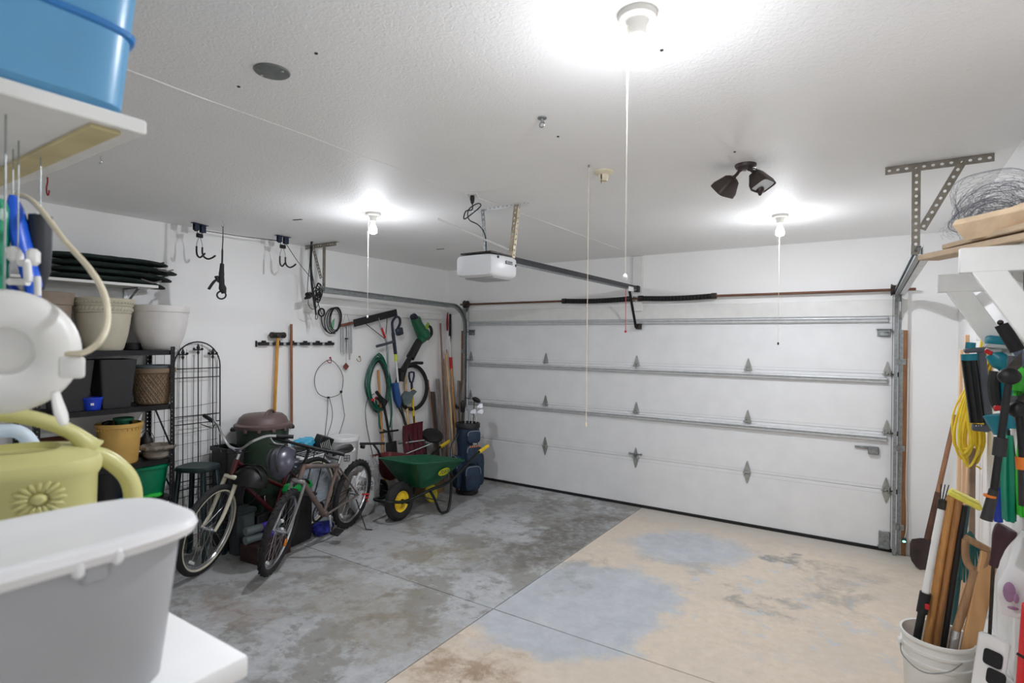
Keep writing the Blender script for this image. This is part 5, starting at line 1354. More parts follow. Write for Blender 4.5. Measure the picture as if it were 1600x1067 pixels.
b.rings(rs).build('blade', M_mar, t)
MB().tube([Mf @ V(0, -.05, .02), LW(626, 632, .10)], .012, 8).build('handle_socket', M_black, t)
MB().box(Mf @ V(0, -.2, .01), (.02, W_, .03), Mf.to_3x3() @ RX(0)).build('wear_strip', M_steel, t) if 0 else None
t = thing('shovel', 'long shovel with yellow fibreglass handle and blue grip', 'shovel', LW(645, 600, .07))
q = Wp(.07)
Mg = frame(q(643, 588), (0, 1, 0), (0, 0, 1))
g_ = MB().tube([Mg @ V(x, y, 0) for x, y in ((-.022, -.07), (-.045, .0), (-.042, .05), (0, .056), (.042, .05), (.045, 0), (.022, -.07))], .013, 8, closed=True)
g_.build('d_grip', mat('navy_grip', (28, 34, 60), .4, 0, .12, 14), t)
MB().tube([q(643, 596), q(643.6, 608)], .016, 10).build('ferrule', mat('navy_grip', (28, 34, 60)), t)
MB().tube([q(643.6, 606), q(646, 652), V(-.26, -.66, .5)], .0165, 10).build('handle', M_yellow, t)
MB().box(q(645.5, 655)+V(.017, 0, 0), (.004, .022, .09)).build('label', M_black, t)
MB().prism([(-.1, .0), (.1, 0), (.1, -.2), (0, -.3), (-.1, -.2)], .008, frame(V(-.25, -.66, .5), (0, 1, 0), (-.15, 0, 1))).build('blade', M_dsteel, t)
# ---------------------------------------------------------------- lumber and poles in the corner
M_gw = mat('weathered_board', (134, 126, 120), .8, 0, .25, 9, stretch=(5, 5, .6), bump=.25, bscale=50)
M_gw2 = mat('dark_weathered_board', (74, 64, 60), .8, 0, .25, 9, stretch=(5, 5, .6), bump=.25, bscale=50)
def board(label, top, bot, w_, th, m):
    tag(MB().bar(top, bot, w_, th, up=(1, .15, 0), bev=.003).build('lumber_board', m), label, 'board', None)
board('wide grey weathered board, tallest grey one in the corner', LW(684, 592, .06), V(-.08, -.36, .03), .07, .022, M_gw)
board('grey weathered board leaning towards the golf bag', PY(-.10, 717, 595), V(.10, -.36, .03), .06, .022, M_gw)
board('narrow grey board right beside the door track', PY(-.10, 725, 592), V(.02, -.26, .03), .05, .02, M_gw)
board('short dark brown board behind the pale poles', LW(676, 612, .04), V(-.12, -.44, .03), .09, .02, M_gw2)
board('short light grey lath in front of the pale poles', LW(709, 622, .16), V(.06, -.38, .03), .05, .015, M_gw)
pole('thin_stick', 'thin brown stick at the outer side of the corner lumber', 'stick', LW(669, 593, .08), V(-.06, -.50, .02), .007, M_dwood)
pole('wooden_pole', 'thin tall pinkish brown pole reaching the white board', 'pole', LW(688, 505, .05), V(-.16, -.22, .02), .012, mat('rosy_pole', (142, 108, 96), .6, 0, .15, 14))
pole('wooden_pole', 'pale smooth wooden pole standing before the grey boards', 'pole', LW(697, 552, .10), V(.05, -.30, .02), .015, M_wood)
pole('wooden_pole', 'brown weathered pole next to the pale smooth pole', 'pole', LW(692, 561, .09), V(-.02, -.32, .02), .017, mat('brown_pole', (132, 106, 84), .65, 0, .2, 14))
pole('wooden_pole', 'bright yellowish wooden pole with red ferrule tool', 'pole', LW(705, 576, .13), V(.10, -.28, .02), .017, M_handle)
t = thing('pole_pruner', 'red headed pole pruner with dark saw blade on white shaft', 'pruner', LW(701, 500, .1))
q = Wp(.12)
MB().tube(curve([q(699.5, 488), q(699, 500), q(699, 517)], 4), [.014, .02, .026, .03, .034, .036, .036, .03, .02], 8, sq=.5).build('red_head', mat('dull_red', (140, 28, 38), .45, 0, .12, 14), t)
MB().prism([(-.012, .2), (.02, .2), (.028, -.1), (.01, -.2), (-.018, -.1)], .012, frame(q(703, 513), (0, 1, 0), (0, 0, 1))).build('saw_blade', M_black, t)
MB().tube([q(702, 525), q(704.5, 580)], .012, 8).build('white_shaft', M_whitep, t)
MB().tube([q(704, 558), q(705, 577)], .022, 10).build('red_collar', M_red, t)
pole('dowel', 'short white dowel with red tip among the corner poles', 'pole', LW(698, 546, .09), LW(700, 585, .10), .010, mat('pinkish_dowel', (196, 140, 130), .6, 0, .15, 14))
# ================================================================== RIGHT WALL: LUMBER SHELF
def bracket(y, label):
    t = thing('shelf_bracket', label, 'bracket', (5.15, y, 2.18))
    MB().box((5.14, y, 2.18), (.315, .038, .089), bev=.003).build('arm', M_paintw, t)
    MB().box((5.278, y, 1.93), (.038, .089, .58), bev=.003).build('wall_cleat', M_paintw, t)
    MB().bar((5.05, y+.001, 2.165), (5.262, y+.001, 1.80), .036, .085, up=(1, 0, .6), bev=.003).build('diagonal_brace', M_paintw, t)
    for z in (2.20, 2.16): MB().ball((5.21, y-.02, z), (.005, .003, .005), 8, 5).build('screw', M_dsteel, t)
bracket(-3.52, 'white wooden shelf bracket with diagonal brace under the pale lumber ends')
bracket(-2.60, 'white wooden shelf bracket with diagonal brace next to the track hanger')
M_pine = mat('pale_pine', (228, 202, 168), .6, 0, .12, 6, stretch=(4, .5, 4), bump=.05)
M_pine2 = mat('brown_board', (190, 168, 142), .65, 0, .12, 6, stretch=(4, .5, 4))
random.seed(21)
lum = [  # one end, other end, width, thickness, material, label
    (PZ(2.246, 1450, 403), V(5.22, -3.62, 2.246), .09, .024, M_pine2, 'brown board lying lowest on the lumber shelf'),
    (V(5.20, -2.42, 2.242), V(5.22, -4.1, 2.242), .12, .019, M_paintw, 'white painted board lying flat along the wall'),
    (PZ(2.275, 1490, 386), V(5.25, -3.75, 2.275), .09, .02, M_pine2, 'grey brown board crossing the white painted board'),
    (PZ(2.305, 1500, 360), PZ(2.305, 1500, 360)+V(.24, -.22, .01), .085, .03, M_pine, 'pale pine block at the far end of the lumber pile'),
    (PZ(2.315, 1522, 364), PZ(2.315, 1522, 364)+V(.17, -.30, .02), .095, .03, M_pine, 'pale pine stud lying askew in the middle of the pile'),
    (PZ(2.315, 1545, 378), PZ(2.315, 1545, 378)+V(.19, -.55, .02), .10, .032, M_pine, 'pale pine stud with its cut end over the bracket'),
    (V(5.22, -3.05, 2.352), V(5.26, -3.8, 2.352), .06, .03, mat('cedar', (200, 142, 108), .6, 0, .12, 8), 'reddish cedar strip on top of the lumber pile')]
for a, b_, w_, th, m, lab in lum:
    tag(MB().bar(a, b_, w_, th, up=(.35, .55, .75) if m is M_pine else (0, 0, 1), bev=.003).build('lumber_board', m), lab, 'board')
# loosely rolled chicken wire
t = thing('chicken_wire_roll', 'loose roll of thin chicken wire on top of the lumber', 'wire mesh', (5.13, -3.3, 2.37))
M_wire = mat('dark_wire', (120, 124, 134), .45, .6, .15, 30)
b = MB(); n_len, n_tur = 26, 90
def roll(u, v):
    a = v*2*PI*2.6; r = .03+.085*v
    c = V(5.135+.02*math.sin(u*5), -2.72-u*.72, 2.425+.015*math.sin(u*9))
    w_ = .02*noise.noise(V(u*6, v*9, 1))+.018*noise.noise(V(u*15, v*20, 4))
    return c+V((r+w_)*1.25*math.cos(a), .05*noise.noise(V(v*7, u*3, 2)), max((r+w_)*.78*math.sin(a), -.055))
for i in range(n_len):
    for j in range(n_tur):
        o_ = .5 if j % 2 else 0
        p0 = roll((i+o_)/n_len, j/n_tur); p1 = roll((i+o_+.33)/n_len, j/n_tur)
        p2 = roll((i+o_+.5)/n_len, (j+1)/n_tur); p3 = roll((i+o_-.17)/n_len, (j+1)/n_tur)
        b.tube([p0, p1], 0.00055, 3, caps=False); b.tube([p1, p2], .0005, 3, caps=False); b.tube([p0, p3], .0005, 3, caps=False)
b.build('wire_netting', M_wire, t, kind='stuff')

# ================================================================== RIGHT WALL: HANGING TOOLS
tag(MB().box((5.285, -2.45, 1.93), (.02, 2.3, .05), bev=.003).build('peg_rail', M_paintw), 'white peg rail along the wall above the hanging tools', 'rail')
def Q(y): return lambda px, py: PY(y, px, py)
# yellow extension cord
t = thing('extension_cord', 'coiled bright yellow extension cord hanging from the peg rail', 'cord', (5.2, -1.7, 1.9))
M_yc = mat('yellow_cord', (232, 204, 52), .5, 0, .08, 20)
random.seed(4)
for k in range(13):
    q = Q(-1.80+.015*k)
    x0 = 1543+random.uniform(-7, 6); x1 = 1520+random.uniform(-16, 12); yb = 715+random.uniform(-22, 18); wd = random.uniform(7, 18)
    pts = [q(x0, 520), q(x0-5-wd*.15, 560), q(x1-wd*.5, 640), q(x1-wd, 690), q(x1-2, yb), q(x1+wd, 690), q(x1+wd*.6, 630), q(x0+6, 560)]
    MB().tube(curve(pts, 5, True), .0065, 6, closed=True).build('cord_loop', M_yc, t)
q = Q(-1.62)
MB().tube(curve([q(1520, 590), q(1498, 625), q(1488, 655), q(1491, 690), q(1505, 708), q(1518, 705)], 5), .0055, 6).build('stray_loop', M_yc, t)
MB().tube(curve([q(1515, 715), q(1518, 735), q(1524, 728), q(1533, 733)], 5), .0055, 6).build('cord_end', M_yc, t)
# tall wooden trims standing in the corner
def stand(label, px0, py0, px1, py1, y, r, m, nm='wooden_pole'):
    a = PY(y, px0, py0); b_ = PY(y, px1, py1); d = (b_-a).normalized(); e = a+d*((.01-a.z)/d.z)
    e.x = min(e.x, 5.22)
    return tag(MB().bar(a, e, r*2, r*1.6, up=(1, 0, 0), bev=.004).build(nm, m), label, 'pole')
M_tan = mat('tan_trim', (222, 184, 146), .55, 0, .1, 8, stretch=(5, 5, .5))
stand('tall tan wooden strip behind the yellow cord', 1511, 523, 1506, 760, -1.35, .016, M_tan)
stand('second tan wooden strip with a notched top beside the yellow cord', 1502, 546, 1498, 760, -1.15, .014, M_tan)
stand('thin tan lath with a pointed end behind the black vacuum', 1518, 610, 1510, 800, -1.45, .012, M_tan)
stand('rough grey brown pole standing behind the tool bucket', 1519, 700, 1521, 860, -1.75, .019, mat('bark_pole', (134, 112, 92), .8, 0, .25, 12, bump=.3, bscale=40))
# teal cordless vacuum: black tube, teal caps, grey strap
t = thing('cordless_vacuum', 'black and teal cordless vacuum hanging before the yellow cord', 'vacuum', (5.15, -2.3, 1.6))
q = Q(-2.32)
M_gm = mat('gun_grey', (84, 86, 92), .45, .1, .1, 16)
MB().tube([q(1514, 562), q(1527, 660)], [.034, .032], 16).build('dust_tube', mat('glossy_black', (14, 14, 15), .25, 0, .1, 12), t)
MB().tube([q(1517, 535), q(1515.5, 546)], .022, 14).build('teal_cap', M_teal, t)
MB().tube([q(1514.5, 553), q(1515.5, 563)], .037, 16).build('teal_ring', M_teal, t)
MB().bar(q(1506, 548), q(1541, 546), .05, .026, up=(0, 0, 1), bev=.006).build('top_clamp', M_gm, t)
MB().bar(q(1533, 546), q(1546, 673), .03, .036, up=(1, 0, .2), bev=.006).build('side_strut', M_gm, t)
MB().bar(q(1518, 667), q(1546, 670), .05, .034, up=(0, 0, 1), bev=.006).build('foot', M_gm, t)
MB().tube([q(1536, 546), V(5.275, -2.3, 1.915)], .005, 8).build('hanging_loop', M_rope, t)
for dx in (-4, 0, 4): MB().ball(q(1528+dx, 664)+V(0, -.03, 0), .004, 8, 5).build('silver_dot', M_chrome, t)
# teal hedge trimmer / drill body
t = thing('cordless_trimmer', 'teal cordless trimmer body with black trigger and red switch', 'trimmer', (5.24, -2.62, 1.7))
q = Q(-2.62)
MB().box(q(1557, 533), (.085, .10, .05), RY(.1), bev=.015, seg=2).build('battery_top', M_teal, t)
MB().box(q(1557, 541)+V(0, -.002, 0), (.09, .105, .018), RY(.1), bev=.004).build('grey_band', mat('light_grey_band', (176, 180, 182), .4, 0, .05, 14), t)
MB().tube(curve([q(1548, 552), q(1560, 562), q(1571, 575), q(1573, 600), q(1578, 640), q(1581, 668)], 5), [.03, .033, .036, .04, .043, .045, .046, .046, .044, .04, .034, .03, .028, .027, .027, .028, .03, .032, .034, .037, .04, .042, .044, .046, .048, .05], 12, sq=.8).build('motor_body', M_teal, t)
MB().bar(q(1540, 548), q(1565, 546), .06, .03, up=(0, 0, 1), bev=.008).build('pale_cap', mat('light_grey_band', (176, 180, 182)), t)
MB().box(q(1543, 550)+V(0, -.03, 0), (.03, .01, .02), RY(.5), bev=.003).build('red_latch', M_red, t)
MB().tube(curve([q(1556, 580), q(1553, 600), q(1556, 625), q(1563, 640)], 5), .024, 9).build('trigger_grip', M_black, t)
MB().box(q(1562, 637)+V(0, -.02, 0), (.05, .03, .024), None, .006).build('red_switch', M_red, t)
MB().tube([q(1556, 648), q(1565, 678)], [.05, .03], 12).build('lower_shell', M_teal, t)
# black padded arm
t = thing('foam_grip_bar', 'black foam covered bar sticking out above the teal trimmer', 'handle', (5.2, -2.95, 1.95))
q = Q(-2.95)
MB().tube([q(1565, 507), q(1590, 548)], .026, 14).build('foam_grip', M_rubber, t)
MB().tube([q(1590, 548), q(1606, 572)], .018, 12).build('steel_bar', mat('bluish_steel', (110, 122, 142), .35, .6, .1, 14), t)
MB().ball(q(1563, 504), (.012, .012, .012), 10, 6).build('hanging_ring', M_dsteel, t)
# loppers
def lopper(label, pts, y, ring, rcol):
    t = thing('loppers', label, 'loppers', PY(y, *pts[0]))
    q = Q(y)
    MB().ball(q(*pts[0]), (.04, .03, .035), 14, 8).build('joint', M_black, t)
    MB().tube([q(*pts[0]), q(*pts[1])], .014, 10).build('handle_tube', M_black, t)
    MB().tube([q(*pts[1]), q(*pts[2])], [.017, .022], 12).build('grip', mat('dark_grip', (44, 42, 42), .6, 0, .1, 16), t)
    MB().tube([q(*ring[0]), q(*ring[1])], .023, 12).build('orange_ring', rcol, t)
    MB().prism([(0, 0), (.05, .03), (.07, .09), (.03, .06), (-.02, .02)], .012, frame(q(*pts[0]), (1, 0, .3), (-.3, .3, 1))).build('blade', M_dsteel, t)
    return t
M_or = mat('orange_plastic', (226, 122, 40), .4, 0, .08, 14)
t = lopper('long black loppers with thin orange ring hanging in front', [(1577, 588), (1553, 765), (1541, 812)], -3.05, [(1547.5, 773), (1547, 776.5)], M_or)
MB().tube([PY(-3.05, 1564, 684), PY(-3.05, 1561, 712)], .024, 12).build('collar', mat('dark_grip', (44, 42, 42)), t)
lopper('black loppers with wide orange band hanging by the lime bag', [(1592, 640), (1598, 715), (1602, 790)], -3.0, [(1597, 714), (1598.5, 733)], M_or)
# green and lime folded sheets
M_grn = mat('sea_green_sheet', (14, 132, 104), .45, 0, .15, 8); M_lim = mat('lime_sheet', (70, 200, 60), .4, 0, .12, 8)
def sheet(label, px0, px1, py0, py1, y, m, nm, cat):
    t = thing(nm, label, cat, PY(y, (px0+px1)/2, py0))
    q = Q(y); rs = []
    for i in range(13):
        f = i/12; py = py0+(py1-py0)*f; a = q(px0-2*math.sin(f*3), py); b_ = q(px1+3*math.sin(f*2.5), py); c = (a+b_)/2; hw = (b_-a).length/2*(.7+.3*min(1, f*3)) ; r_ = []
        for k in range(18):
            an = 2*PI*k/18; rad = 1+.18*math.cos(an*6+f)
            r_.append(c+V(hw*math.cos(an)*rad, .05*math.sin(an)*rad*(.6+.4*f), 0))
        rs.append(r_)
    MB().rings(rs).build('folded_fabric', m, t)
    MB().tube([q((px0+px1)/2, py0-8), q((px0+px1)/2, py0+3)], .006, 8).build('hanging_loop', M_rope, t)
sheet('folded sea green sheet hanging between loppers and lime sheet', 1567, 1585, 680, 812, -2.75, M_grn, 'folded_tarp', 'tarp')
sheet('folded lime green sheet hanging beside the sea green one', 1590, 1602, 675, 805, -2.80, M_lim, 'folded_tarp', 'tarp')
t = thing('blue_handle_tool', 'tool with royal blue handle hanging behind the sea green sheet', 'tool', PY(-2.6, 1558, 745))
MB().tube([PY(-2.6, 1559, 758), PY(-2.6, 1560, 815)], .018, 10).build('handle', mat('royal_blue', (24, 56, 160), .4, 0, .08, 14), t)
MB().tube([PY(-2.6, 1559, 742), PY(-2.6, 1559, 760)], .02, 10).build('grey_ferrule', M_gm, t)
t = thing('weed_trimmer', 'lime green and grey trimmer head hanging beside black loppers', 'trimmer', PY(-2.95, 1595, 600))
q = Q(-2.92)
MB().tube([q(1596, 566), q(1592, 610)], [.03, .045], 12).build('lime_shell', M_lim, t)
for k in range(3): MB().tube([q(1588+k*6, 606), q(1587+k*6, 618)], .011, 8).build('lime_fin', M_lim, t)
MB().tube([q(1593, 618), q(1597, 662)], [.045, .02], 12).build('grey_cone', M_gm, t)
MB().tube([q(1583, 556), q(1582, 580)], .02, 10).build('grey_grip', M_gm, t)
# plum handle leaning on the wall
t = thing('plum_handle', 'dark plum moulded tool handle leaning behind the wooden board', 'handle', PY(-2.55, 1560, 870))
q = Q(-2.55)
MB().tube(curve([q(1574, 824), q(1564, 842), q(1557, 865), q(1552, 885)], 5), [.045, .05, .05, .048, .045, .042, .038, .034, .03, .028, .026, .024, .022, .022, .022, .02], 12, sq=.55).build('grip', mat('plum_plastic', (62, 34, 42), .4, 0, .12, 14), t)
MB().tube([q(1552, 884), V(5.225, -2.30, .02)], .008, 8).build('shaft', M_dsteel, t)

# ================================================================== BUCKET OF TOOLS
bc = V(5.01, -2.43, 0)
t = thing('tool_bucket', 'white plastic bucket with wire handle holding garden tools', 'bucket', bc)
M_pail = mat('pail_white', (226, 226, 222), .4, 0, .03, 10)
MB().lathe([(.005, 0), (.132, 0), (.137, .006), (.148, .23), (.156, .235), (.158, .25), (.15, .255), (.152, .29), (.159, .295), (.16, .308), (.152, .312), (.154, .345), (.163, .348), (.166, .36), (.163, .368), (.153, .366), (.134, .02), (.005, .02)], bc, 44).build('pail_body', M_pail, t)
hd = [bc+V(-.158, -.05, .30), bc+V(-.15, -.12, .262), bc+V(-.07, -.19, .235), bc+V(.03, -.185, .265), bc+V(.09, -.14, .305)]
MB().tube(curve(hd, 6), .003, 6).build('wire_handle', M_steel, t)
MB().box(bc+V(-.160, -.045, .30), (.02, .03, .04), RZ(.3), bev=.006).build('handle_ear', M_pail, t)
def inb(dx, dy, z=.04): return bc+V(dx, dy, z)
q = Q(-2.42)
def ray_to(px, py, y, base):
    return PY(y, px, py)
tag(MB().tube([q(1486, 775), inb(-.07, .04)], .019, 14).build('wooden_staff', M_handle), 'thick orange-brown wooden handle under the yellow mop head', 'pole')
tag(MB().tube([q(1499, 778), inb(-.03, .07)], .018, 14).build('wooden_staff', mat('darker_ash', (170, 120, 72), .5, 0, .18, 14, stretch=(6, 6, .8))), 'darker wooden handle beside the thick orange-brown one', 'pole')
t = thing('mop_head', 'flat yellow sponge mop head sitting on the wooden handles', 'mop', q(1507, 785))
MB().bar(q(1482, 768), q(1533, 794), .06, .026, up=(.4, 0, 1), bev=.006).build('sponge', mat('yellow_sponge', (232, 220, 92), .8, 0, .08, 30, bump=.4, bscale=90), t)
MB().bar(q(1486, 764), q(1531, 786), .04, .012, up=(.4, 0, 1), bev=.003).build('backing', mat('pale_yellow', (238, 228, 130), .5, 0, .05, 14), t)
t = thing('telescopic_pole', 'telescopic pole with white tube and green camouflage grip in bucket', 'pole', inb(-.12, -.03))
a, b_ = q(1471, 795), inb(-.115, -.02, .12)
MB().tube([a, a.lerp(b_, .52)], .017, 12).build('white_tube', M_whitep, t)
MB().tube([a.lerp(b_, .5), a.lerp(b_, .62)], .026, 12).build('clamp', M_black, t)
MB().box(a.lerp(b_, .57)+V(.015, -.02, 0), (.02, .02, .03), None, .004).build('red_button', M_red, t)
MB().tube([a.lerp(b_, .6), b_], .018, 12).build('green_grip', mat('camouflage_green', (30, 74, 62), .5, 0, .9, 40, col2=(10, 16, 16)), t)
MB().tube([a, a+(a-b_).normalized()*.05], .021, 12).build('top_collar', M_dsteel, t)
for k in (-1, 0, 1): MB().tube([a+V(.006*k, 0, .02), a+(a-b_).normalized()*.10+V(.016*k, 0, .03)], .0025, 6).build('wire_prong', M_black, t)
tag(MB().tube([q(1508, 790), inb(.0, .03)], .014, 12).build('black_pole', M_black), 'thin black pole standing in the bucket', 'pole')
tag(MB().tube([inb(.05, -.08, .05), q(1515, 955)], .006, 8).build('steel_rod', M_dsteel), 'short thin steel rod standing in the bucket', 'rod')
t = thing('digging_fork_handle', 'weathered wooden D-handle with bright steel ferrule in bucket', 'handle', inb(.02, -.06))
q2 = Q(-2.46)
M_ww = mat('weathered_handle', (160, 124, 90), .6, 0, .2, 12, stretch=(5, 5, 1))
e = inb(.02, -.07, .05); a = q2(1525, 890); f1 = q2(1494, 985)
MB().tube([a, f1], [.021, .019], 12).build('shaft', M_ww, t)
MB().tube([f1, e], [.02, .021], 12).build('ferrule', M_chrome, t)
MB().tube(curve([q2(1522, 893), q2(1511, 878), q2(1508, 858), q2(1509, 843)], 5), .0165, 10).build('yoke_arm', M_ww, t)
MB().tube(curve([q2(1527, 892), q2(1538, 882), q2(1544, 868), q2(1543, 861)], 5), .0155, 10).build('yoke_arm', M_ww, t)
MB().tube([q2(1507, 839), q2(1545, 860)], .017, 12).build('cross_grip', M_ww, t)
t = tag(MB().bar(q2(1547, 863), inb(.085, -.03, .05), .075, .02, up=(.3, -1, 0), bev=.003).build('wooden_board', mat('plain_board', (206, 160, 110), .6, 0, .1, 8, stretch=(4, 4, .6))), 'flat light brown wooden board standing in the bucket', 'board')
t = thing('leaf_rake', 'dark teal plastic rake head standing behind the bucket', 'rake', V(5.18, -1.95, 0))
q3 = Q(-1.95)
MB().tube([q3(1512, 790), V(5.10, -1.95, .05)], .013, 10).build('handle', mat('dark_teal_pole', (20, 74, 74), .45, 0, .12, 14), t)
for k in range(9):
    a = -.5+k*.125; o_ = q3(1516, 830)
    MB().tube(curve([o_, o_+V(.10*math.sin(a), -.02, -.12*math.cos(a)), o_+V(.22*math.sin(a)*.5, -.03, -.30*math.cos(a))], 4), .006, 6).build('tine', mat('teal_tine', (24, 90, 88), .45, 0, .1, 14), t)
# long handled shovel by the door
t = thing('shovel', 'long wooden shovel with dark pointed blade leaning by garage door', 'shovel', V(5.03, -.28, 0))
tp = PX(5.27, 1493, 648); bl = PY(-.30, 1449, 842)
mid_ = tp.lerp(bl, .62)
MB().tube([tp, mid_], [.017, .019], 12).build('handle', mat('old_handle', (150, 108, 78), .6, 0, .2, 14, stretch=(6, 6, .8)), t)
MB().tube([mid_, bl], [.021, .024], 12).build('socket', mat('brown_steel', (96, 66, 52), .55, .3, .2, 14), t)
d_ = (bl-tp).normalized(); bx0 = bl
Fs = frame(bx0, (1, -.05, 0), -d_)
b = MB(); rs = []
W2 = [(0, .05), (.02, .105), (.06, .118), (.15, .118), (.20, .105), (.24, .075), (.265, .035), (.272, .008)]
for y, hw in W2:
    rs.append([Fs @ V(hw*(u-.5)*2, -y, .03*(abs(2*u-1)**2)-.012+(0 if s == 0 else -.004)) for s in (0, 1) for u in ([i/8 for i in range(9)] if s == 0 else [1-i/8 for i in range(9)])])
b.rings(rs).build('blade', mat('worn_shovel_steel', (66, 54, 54), .45, .35, .3, 10), t)
# safety sensor and its wire at the door corner
t = thing('door_sensor', 'small door safety sensor with green light beside the track', 'sensor', V(4.93, -.08, .14))
MB().box((4.935, -.085, .15), (.035, .05, .04), bev=.008).build('sensor_body', mat('sensor_green', (20, 60, 56), .4, 0, .1, 14), t)
MB().ball((4.935, -.112, .148), (.013, .006, .009), 10, 6).build('indicator', mat('green_led', (120, 255, 200), .3, 0, 0, 5, emit=4), t)
MB().tube(curve([V(4.94, -.07, .17), V(4.955, -.05, .3), V(4.945, -.05, .6), V(4.95, -.05, 1.2), V(4.95, -.05, 1.75)], 5), .0025, 6).build('wire', M_cordw, t)
# bags and black pads near the wall
t = thing('white_sack', 'white plastic sack with purple print hanging low on wall', 'bag', V(5.2, -2.85, 1.0))
b = MB(); rs = []
q = Q(-2.78)
for i in range(15):
    f = i/14; py = 832+138*f; l = 1596-36*min(1, f*1.5)**.8+10*max(0, f-.75)*3; a = q(l, py); b_ = q(1640, py+4*math.sin(f*5)); c = (a+b_)/2; hw = (b_-a).length/2; r_ = []
    for k in range(24):
        an = 2*PI*k/24; rad = 1+.06*noise.noise(V(math.cos(an)*3, math.sin(an)*3, f*4))
        r_.append(c+V(hw*math.cos(an)*rad, .055*math.sin(an)*rad*math.sin(PI*min(.96, f+.12)), 0))
    rs.append(r_)
rs = [[V(min(p_.x, 5.293), p_.y, p_.z) for p_ in r_] for r_ in rs]
b.rings(rs).build('sack_body', M_film, t)
for (px, py, w_, h_) in ((1577, 925, .022, .045), (1588, 935, .010, .022), (1583, 950, .02, .008)):
    p_ = PY(-2.84, px, py); MB().ball(p_, (w_, .004, h_), 12, 8).build('purple_print', mat('faded_purple', (150, 116, 146), .5, 0, .15, 40), t)
t = thing('red_bag', 'bright red bag with dark hem in the corner below white sack', 'bag', V(5.22, -2.95, .3))
q = Q(-2.95); b = MB(); rs = []
for i in range(11):
    f = i/10; py = 950+150*f; a = q(1597-10*f, py); b_ = q(1650, py); c = (a+b_)/2; hw = (b_-a).length/2
    rs.append([V(min(c.x+hw*math.cos(an), 5.293), c.y+.05*math.sin(an)*(1+.2*math.cos(an*5)), c.z) for an in [2*PI*k/20 for k in range(20)]])
b.rings(rs).build('bag_body', mat('bright_red_nylon', (206, 20, 34), .5, 0, .12, 10), t)
MB().tube([q(1585, 1012)+V(0, -.052, 0), q(1610, 1026)+V(0, -.055, 0)], .006, 8).build('dark_hem', M_rope, t)
t = thing('step_stool', 'white folded step stool with black rubber pads leaning on wall', 'stool', V(5.17, -2.68, 0))
n_ = V(-.55, -.80, .22).normalized(); xa = V(.82, -.57, 0).normalized(); ya = n_.cross(xa)
c_ = V(5.18, -2.677, .255)
Fb = Matrix((xa, ya, n_)).transposed().to_4x4(); Fb.translation = c_
if ya.z < 0: Fb = Matrix((-xa, -ya, n_)).transposed().to_4x4(); Fb.translation = c_
pn = MB().box((0, 0, 0), (.125, .50, .03), None, .01); pn.v = [Fb @ p_ for p_ in pn.v]; pn.build('panel', M_whitep, t)
for px, py in ((1552, 1029), (1557, 1060)):
    d_ = FW+RT*((px-800)/FPX)-UP*((py-533.5)/FPX)
    h_ = CAM+d_*((c_+n_*.016-CAM).dot(n_)/d_.dot(n_))
    pd = MB().rrect([(.005, .005, 0), (.036, .033, 0), (.039, .036, .005), (.035, .032, .01), (.005, .005, .01)], (0, 0, 0), None, 5, 28)
    Fp = Fb.copy(); Fp.translation = h_
    pd.v = [Fp @ p_ for p_ in pd.v]; pd.build('rubber_pad', M_rubber, t)
# ================================================================== FOREGROUND STORAGE BESIDE THE CAMERA
t = thing('workbench', 'white topped bench in the foreground holding tote and watering can', 'bench', (3.2, -5.98, 0))
ZT = 1.37
MB().box((3.055, -5.985, ZT-.018), (1.71, .80, .036), bev=.006, seg=2).build('bench_top', mat('white_laminate', (236, 236, 236), .4, 0, .02, 8), t)
for x in (2.3, 3.78):
    for y in (-6.32, -5.68): MB().box((x, y, (ZT-.036)/2), (.06, .06, ZT-.038), bev=.004).build('leg', M_paintw, t)
MB().box((3.04, -5.68, ZT-.09), (1.42, .03, .09), bev=.003).build('apron', M_paintw, t)
t = thing('overhead_shelf', 'white overhead shelf board under the blue tote', 'shelf', (2.8, -6.0, 2.26))
MB().box((2.70, -6.0, 2.273), (1.77, .80, .026), bev=.003).build('shelf_board', M_paintw, t)
MB().box((2.70, -5.66, 2.256), (1.73, .05, .008), bev=.002).build('batten', mat('raw_edge', (196, 184, 140), .6, 0, .12, 8), t)
for x in (2.0, 3.3):
    MB().box((x, -6.2, 2.24), (.04, .40, .04), bev=.003).build('bracket', M_paintw, t)
    MB().bar((x, -6.4, 1.95), (x, -6.1, 2.23), .04, .03, up=(1, 0, 0)).build('brace', M_paintw, t)
# translucent blue tote on the overhead shelf
t = thing('blue_tote', 'translucent blue storage tote standing on the overhead shelf', 'tote', (3.25, -5.9, 2.287))
M_btote = mat('blue_translucent', (98, 164, 208), .3, 0, .06, 8, trans=.1)
c = V(3.325, -5.90, 2.2872)
MB().rrect([(.01, .01, 0), (.25, .265, 0), (.262, .277, .012), (.30, .30, .34), (.325, .325, .345), (.328, .328, .375), (.30, .30, .375), (.25, .265, .012), (.01, .01, .012)], c, None, 10, 48).build('tote_body', M_btote, t)
MB().rrect([(.275, .287, .135), (.281, .292, .139), (.283, .294, .147), (.277, .289, .151)], c, None, 10, 48, False, False).build('moulded_band', mat('deeper_blue', (40, 118, 186), .3, 0, .05, 8), t)
tag(MB().box((3.42, -5.95, 2.50), (.20, .36, .09), RZ(.1), bev=.01).build('white_box', M_paintw), 'white carton inside the blue tote', 'box')
